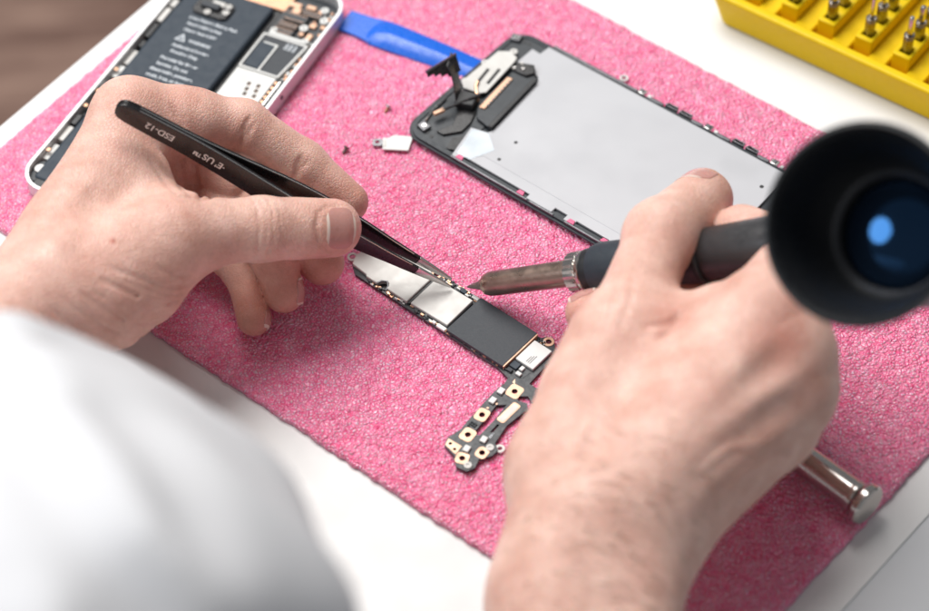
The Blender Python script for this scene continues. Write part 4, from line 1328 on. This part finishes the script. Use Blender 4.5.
def build_left():
    mcp2 = U(130, 116, 58)
    mcp3 = mcp2 + (3, 12, -14); mcp4 = mcp2 + (7, 20, -27); mcp5 = mcp2 + (12, 24, -39)
    c2 = U(45, 282, 48); c3 = c2 + (4, 9, -13); c5 = c2 + (8, 17, -24)
    w2 = U(-2, 335, 48); w5 = w2 + (3, 12, -18)
    f2 = U(-150, 500, 56); f5 = f2 + (2, 10, -16)
    cmc = U(72, 285, 50); tm = U(178, 235, 52); ti = U(262, 229, 45); tt = U(332, 228, 36)
    palm = [(c2, mcp2, 14, 12.5, 0), (c3, mcp3, 14, 12, 10), (c5, mcp4, 13, 11, 10), (c5, mcp5, 12, 10.5, 10),
            (w2, c2, 18, 16, 12), (w5, c5, 17, 14, 12), (w2, f2, 18, 26, 12), (w5, f5, 17, 25, 12),
            (cmc, mid(cmc, tm, .85), 17, 13, 12),
            (U(112, 296, 44), U(140, 285, 44), 17, 14, 12),               # ball of the thumb
            (U(70, 232, 50), U(128, 178, 50), 13, 11, 12),                # first web muscle
            (U(128, 178, 50), U(160, 205, 50), 9, 9, 10),
            (mid(c3, mcp3, .7) + (6, -2, -4), mcp4 + (8, -6, 0), 9, 9, 10)]
    thumb = [(mid(cmc, tm, .55), tm, 13, 12, 0), (tm, ti, 11.6, 10.2, 5), (ti, tt, 10.4, 9.2, 4, VIEW, .88),
             (mid(ti, tt, .45) - VIEW * 1.5 , tt - VIEW * 1.0, 9.2, 8.6, 4),
             (mid(tm, ti, .0), mid(tm, ti, .3), 12.0, 11.2, 4)]
    i_p, i_d, i_t = U(243, 127, 45), U(302, 165, 31), U(348, 202, 20)
    index = finger(mcp2, i_p, i_d, i_t, (12.2, 9.4, 8.6, 7.2))
    m_p, m_d, m_t = U(236, 178, 33), U(290, 230, 22), U(322, 263, 13)
    middle = finger(mcp3, m_p, m_d, m_t, (11.5, 9.4, 8.6, 7.8))
    r_p, r_d, r_t = U(236, 214, 25), U(274, 256, 21), U(284, 293, 12.5)
    ring = finger(mcp4, r_p, r_d, r_t, (11, 8.8, 7.7, 6.9))
    l_p, l_d, l_t = U(212, 240, 14), U(245, 275, 11), U(254, 319, 6.8)
    little = finger(mcp5, l_p, l_d, l_t, (10, 7.8, 6.6, 5.9))
    fingers = [(thumb, 9.0), (index, 6.0), (middle, 3.0), (ring, 2.0), (little, 2.0)]
    pal = nrm(np.array(UP) * -1 + VIEW * .4)
    creases = [
        (ti, tt - ti, [-4.6, -2.4, -.4, 1.0, 3.0, 4.6], .62, .6, 14, VIEW),
        (i_p, i_d - i_p, [-1.2, .9], .75, .7, 11, pal),
        (i_d, i_t - i_d, [-.3, 1.2], .6, .65, 10, pal),
    ]
    # skin folds at the thumb's root and over the web
    F_ = None
    lo = np.min([w2, U(0, 300, 30), l_t, mcp5], 0) - 45; hi = np.max([i_t, tt, mcp2, mcp5], 0) + 24
    lo[2] = max(lo[2], -1.0); hi[2] = 86
    co, q, F, V = build_hand(palm, fingers, creases, [], 1.6, lo, hi)
    on = lambda a: [on_skin(F, V, *p) for p in a]
    sm = lambda a: on([tuple(p) for p in _smooth([np.array(q_, float) for q_ in a], 2)])
    gr = [(sm([(102, 280), (122, 289), (145, 299), (165, 304), (184, 299)]), .7, .8),
          (sm([(112, 268), (138, 278), (162, 288), (190, 285)]), .45, .8),
          (sm([(124, 281), (150, 291), (172, 296), (188, 292)]), .45, .6),
          (sm([(80, 292), (104, 310), (130, 322), (156, 324), (172, 314)]), .45, .7),
          (sm([(86, 312), (106, 328), (128, 338), (146, 338)]), .32, .7),
          (sm([(50, 308), (74, 326), (96, 338), (116, 348)]), .3, .7),
          (sm([(60, 296), (84, 316), (110, 330), (134, 334)]), .28, .5),
          (sm([(92, 292), (120, 306), (146, 314), (170, 310)]), .3, .5),
          (sm([(30, 300), (48, 322), (70, 340)]), .3, .8),
          (on([(158, 268), (176, 276), (192, 276)]), .4, .8),
          (on([(160, 150), (172, 172), (184, 190), (194, 197)]), .6, 1.0),
          (on([(150, 158), (163, 178), (176, 194)]), .45, .9),
          (on([(172, 105), (180, 120), (184, 132)]), .7, 1.1),
          (on([(251, 116), (246, 126), (243, 138), (240, 150)]), .8, .8), (on([(255, 122), (249, 132), (247, 142)]), .5, .7),
          (on([(303, 155), (298, 164), (296, 176)]), .7, .9), (on([(307, 160), (302, 170)]), .4, .7),
          (on([(190, 150), (193, 168), (196, 186), (201, 200)]), 1.8, 1.2), (on([(180, 196), (205, 198), (236, 196), (250, 186)]), 1.2, 1.1),
          (on([(70, 205), (82, 190), (92, 178)]), -.35, 2.5), (on([(40, 262), (62, 240), (80, 215)]), -.5, 4.0),
          (on([(268, 204), (270, 216), (268, 228), (269, 240), (267, 254)]), .7, .6), (on([(262, 206), (263, 220), (260, 236), (258, 250)]), .45, .5), (on([(276, 206), (278, 218), (275, 232), (276, 248)]), .45, .5), (on([(253, 210), (254, 226), (251, 246)]), .35, .5), (on([(284, 210), (285, 228), (283, 246)]), .3, .5),
          (on([(318, 213), (316, 228), (319, 244)]), .5, .8), (on([(318, 213), (328, 206), (345, 206)]), .45, .7), (on([(319, 244), (330, 252), (346, 250)]), .45, .7),
          (sm([(200, 150), (210, 152), (222, 160)]), .3, .8)]
    co, q, F, V = build_hand(palm, fingers, creases, gr, 0.62, lo, hi)
    red = [(tt, 13, .35), (i_t, 13, .55), (i_d, 10, .3), (m_t, 14, .6), (r_t, 15, .6), (l_t, 15, .6), (mid(mcp3, m_p), 22, .5), (mid(mcp4, r_p), 22, .5), (i_p - VIEW * 4, 12, .35),
           (on_skin(F, V, 113, 241), 1.1, 1.0), (on_skin(F, V, 150, 300), 22, .22), (on_skin(F, V, 185, 175), 16, .5)]
    o = skin_object('hand', co, q, M['skin'], PERSON, red)
    o['label'] = 'left hand pinching the black tweezers, thumbnail up'
    nail(o, F, V, tt, tt - ti, grad_at(F, V, on_skin(F, V, 330, 229)), 6.9, 5.6, 5.2)
    nail(o, F, V, r_t, r_t - r_d, RT * .95 + VIEW * .12, 4.0, 3.6, 5.4, reach=8.2, rise=.35)
    nail(o, F, V, l_t, l_t - l_d, RT * .95 + VIEW * .12, 3.4, 3.0, 4.8, reach=7.2, rise=.3)
    return o


def build_right():
    mcp2 = U(764, 312, 70); mcp3 = U(789, 350, 64); mcp4 = U(793, 391, 55); mcp5 = U(774, 428, 43)
    c2 = U(590, 535, 50); c3 = U(615, 530, 48); c4 = U(635, 532, 44); c5 = U(642, 540, 37)
    w2 = U(556, 600, 46); w5 = U(612, 606, 42)
    f2 = U(548, 760, 52); f5 = U(622, 770, 48)
    cmc = U(561, 470, 44); tm = U(622, 332, 56); ti = U(661, 236, 56); tt = U(703, 199, 48)
    palm = [(c2, mcp2, 15, 12.5, 0), (c3, mcp3, 15, 12.5, 12), (c4, mcp4, 14, 12, 12), (c5, mcp5, 13, 11, 12),
            (w2, c2, 15.5, 14.5, 14), (w5, c4, 15, 13.5, 14), (w5, c5, 13.5, 12, 14), (w2, f2, 15.5, 21, 12), (w5, f5, 15, 21, 12),
            (w2, cmc, 15.5, 14, 14), (cmc, mid(cmc, tm, .9), 15, 13.5, 12),
            (U(600, 440, 46), U(675, 350, 54), 16, 11, 14),              # web muscle
            (U(665, 345, 54), U(720, 320, 58), 10, 11, 12),
            (U(690, 420, 46), U(740, 400, 40), 20, 18, 14),
            (U(575, 400, 40), U(600, 350, 40), 9, 9, 12)]
    thumb = [(mid(cmc, tm, .6), tm, 13.5, 12.4, 0), (tm, ti, 11.8, 11.0, 5), (ti, tt, 11.0, 9.2, 4), (mid(ti, tt, .3), tt + FW * 1.5, 9.6, 9.0, 4),
             (ti, ti, 11.5, 11.5, 4)]
    i_p, i_d, i_t = U(806, 250, 62), U(742, 233, 50), U(688, 246, 36)
    index = finger(mcp2, i_p, i_d, i_t, (12.0, 9.6, 8.6, 7.4))
    m_p, m_d, m_t = U(770, 296, 36), U(690, 293, 30), U(588, 313, 25)
    middle = finger(mcp3, m_p, m_d, m_t, (12.0, 9.8, 8.8, 7.6))
    r_p, r_d, r_t = U(790, 372, 22), U(700, 372, 20), U(640, 370, 20)
    ring = finger(mcp4, r_p, r_d, r_t, (11.5, 9.2, 8.4, 7.4))
    l_p, l_d, l_t = U(778, 425, 20), U(715, 425, 18), U(665, 420, 20)
    little = finger(mcp5, l_p, l_d, l_t, (10.5, 8.4, 7.6, 6.8))
    fingers = [(thumb, 10.0), (index, 7.0), (middle, 7.0), (ring, 7.0), (little, 7.0)]
    creases = [(ti, tt - ti, [-3.5, -1, 1.4], .3, .7, 15, nrm(UP * .8 - RT * .5 + VIEW * .3)),
               (mid(tm, ti, .75), ti - tm, [0, 2.2], .25, .6, 13, VIEW)]
    lo = np.min([f2 * .45 + w2 * .55, m_t, tt, r_t], 0) - 26; hi = np.max([mcp4, i_p, tt, mcp2, mcp3], 0) + 24
    lo[2] = max(lo[2], -1.0); hi[2] = 100
    lo[1] = min(lo[1], U(560, 740, 60)[1])
    co, q, F, V = build_hand(palm, fingers, creases, [], 1.6, lo, hi)
    on = lambda a: [on_skin(F, V, *p) for p in a]
    gr = [  # tendons and veins stand out (negative), folds cut in (positive)
        (on([(775, 330), (735, 370), (690, 420), (655, 470)]), -.55, 4.8),
        (on([(806, 372), (765, 395), (715, 430), (670, 480)]), -.65, 4.4),
        (on([(806, 420), (770, 440), (725, 470), (690, 505)]), -.55, 4.0),
        (on([(790, 348), (762, 372), (742, 392)]), .55, 5.5),
        (on([(800, 398), (775, 408), (748, 425)]), .5, 4.5),
        (on([(720, 500), (745, 470), (775, 455), (792, 455)]), -.7, 1.6),
        (on([(700, 470), (728, 448), (760, 442)]), -.5, 1.4),
        (on([(590, 415), (578, 440), (570, 470)]), -.5, 2.0),
        (on([(640, 440), (610, 420), (596, 395)]), -.4, 2.0),
        (on([(680, 314), (673, 326), (662, 338)]), 1.8, 1.5),
        (on([(676, 318), (662, 325), (645, 326)]), .8, 1.0),
        (on([(620, 270), (615, 300), (605, 325)]), .3, 1.2),
        (on([(635, 265), (630, 300), (620, 330)]), .25, 1.0),
        (on([(600, 300), (597, 330), (590, 350)]), .3, 1.2)]
    co, q, F, V = build_hand(palm, fingers, creases, gr, 0.72, lo, hi)
    red = [(tt, 12, .35), (ti, 10, .15), (m_t, 16, .6), (on_skin(F, V, 782, 342), 9, .65), (on_skin(F, V, 808, 385), 10, .35), (on_skin(F, V, 672, 318), 9, .35), (mid(m_p, m_d), 26, .55), (i_d, 12, .3), (i_t, 14, .5)]
    o = skin_object('hand', co, q, M['skin'], PERSON, red)
    o['label'] = 'right hand gripping the soldering iron, back of the hand up'
    nail(o, F, V, tt, tt - ti, UP * .8 + VIEW * .3 - RT * .42, 7.2, 5.0, 6.0)
    nail(o, F, V, m_t, m_t - m_d, UP * .9 , 5.0, 4, 5.6)
    # sparse body hair on the wrist and the back of the hand
    r = random.Random(3); hb = MB()
    for i in range(380):
        px = r.gauss(610, 62); py = r.uniform(415, 640)
        if py < 470 and r.random() < .55: continue
        p = on_skin(F, V, px, py)
        if p[2] < 8 or abs(sdf_at(F, V, p)) > .3: continue
        n = grad_at(F, V, p)
        t = RT * (.75 + r.uniform(-.35, .35)) - UP * (.45 + r.uniform(-.4, .4)); t = nrm(t - n * np.dot(t, n))
        L_ = r.uniform(3.5, 7.5); w = nrm(np.cross(t, n)) * .045
        a = p - n * .1; b = p + t * L_ * .5 + n * .7; c = p + t * L_ + n * .45 + np.cross(t, n) * r.uniform(-1, 1)
        k = len(hb.v)
        hb.add([a - w, a + w, a + n * .08, b - w * .8, b + w * .8, b + n * .07, c], [(0, 1, 4, 3), (1, 2, 5, 4), (2, 0, 3, 5), (3, 4, 6), (4, 5, 6), (5, 3, 6)])
    hr = hb.build('arm_hair', M['hair'], o); hr['kind'] = 'stuff'
    return o


def build_sleeve():
    a = U(35, 345, 52); b = U(-80, 480, 70)
    F = Field((-250, -360, -2), (60, 10, 300), 3.0)
    A = np.full(F.n, 60.0, np.float32)
    for p in [(U(8, 412, 66), U(-60, 500, 150), 24, 30, 0),
              (U(45, 436, 110), U(120, 560, 200), 19, 28, 26),
              (U(-20, 480, 150), U(80, 660, 215), 30, 40, 30),
              (U(120, 420, 110), U(205, 560, 180), 12, 17, 20),
              (U(185, 505, 150), U(245, 640, 195), 14, 20, 20)]:
        field_add(F, A, p, 40)
    for (pl, dep, wid) in [([(5, 335), (70, 430), (140, 520), (215, 611)], -6, 8), ([(30, 420), (100, 520), (135, 611)], 9, 10),
                           ([(120, 400), (180, 470), (215, 560), (230, 600)], 6, 10), ([(0, 470), (40, 560), (60, 620)], -6, 9), ([(0, 400), (20, 470), (30, 540)], 6, 10)]:
        pl = [on_skin(F, A, *p, zmax=290.0) for p in pl]
        X, Y, Z = F.pts((0, 0, 0), F.n)
        d = None
        for i in range(len(pl) - 1):
            e = cone_d(X, Y, Z, pl[i], pl[i + 1], 0, 0); d = e if d is None else np.minimum(d, e)
        A += dep * np.exp(-(d / wid) ** 2)
    # soft folds that run round the arm and along it
    X, Y, Z = F.pts((0, 0, 0), F.n)
    ax = nrm(U(120, 600, 180) - U(10, 400, 80)); sd = nrm(np.cross(ax, VIEW))
    al = X * ax[0] + Y * ax[1] + Z * ax[2]; ac = X * sd[0] + Y * sd[1] + Z * sd[2]
    A += 1.7 * np.sin(ac / 5.5 + 1.4 * np.sin(al / 27.0) + .5) + 1.5 * np.sin(al / 9.0 + ac / 15.0 + 1.1 * np.sin(ac / 19.0)) * np.clip(np.sin(ac / 31.0 + .8) + .4, 0, 1)
    co, q = surface_nets(A, F.lo, 3.0)
    co = relax(co, q, 3, .5)
    o = skin_object('sleeve', co, q, M['cloth'], PERSON)
    o['label'] = 'loose white coat sleeve over the left forearm'
    return o


PERSON = empty('person', (-60, -200, 0))
PERSON.location = (0, 0, 0)
tag(PERSON, 'person in a white coat soldering with tweezers in one hand and iron in the other', 'person')
build_left()
build_right()
build_sleeve()
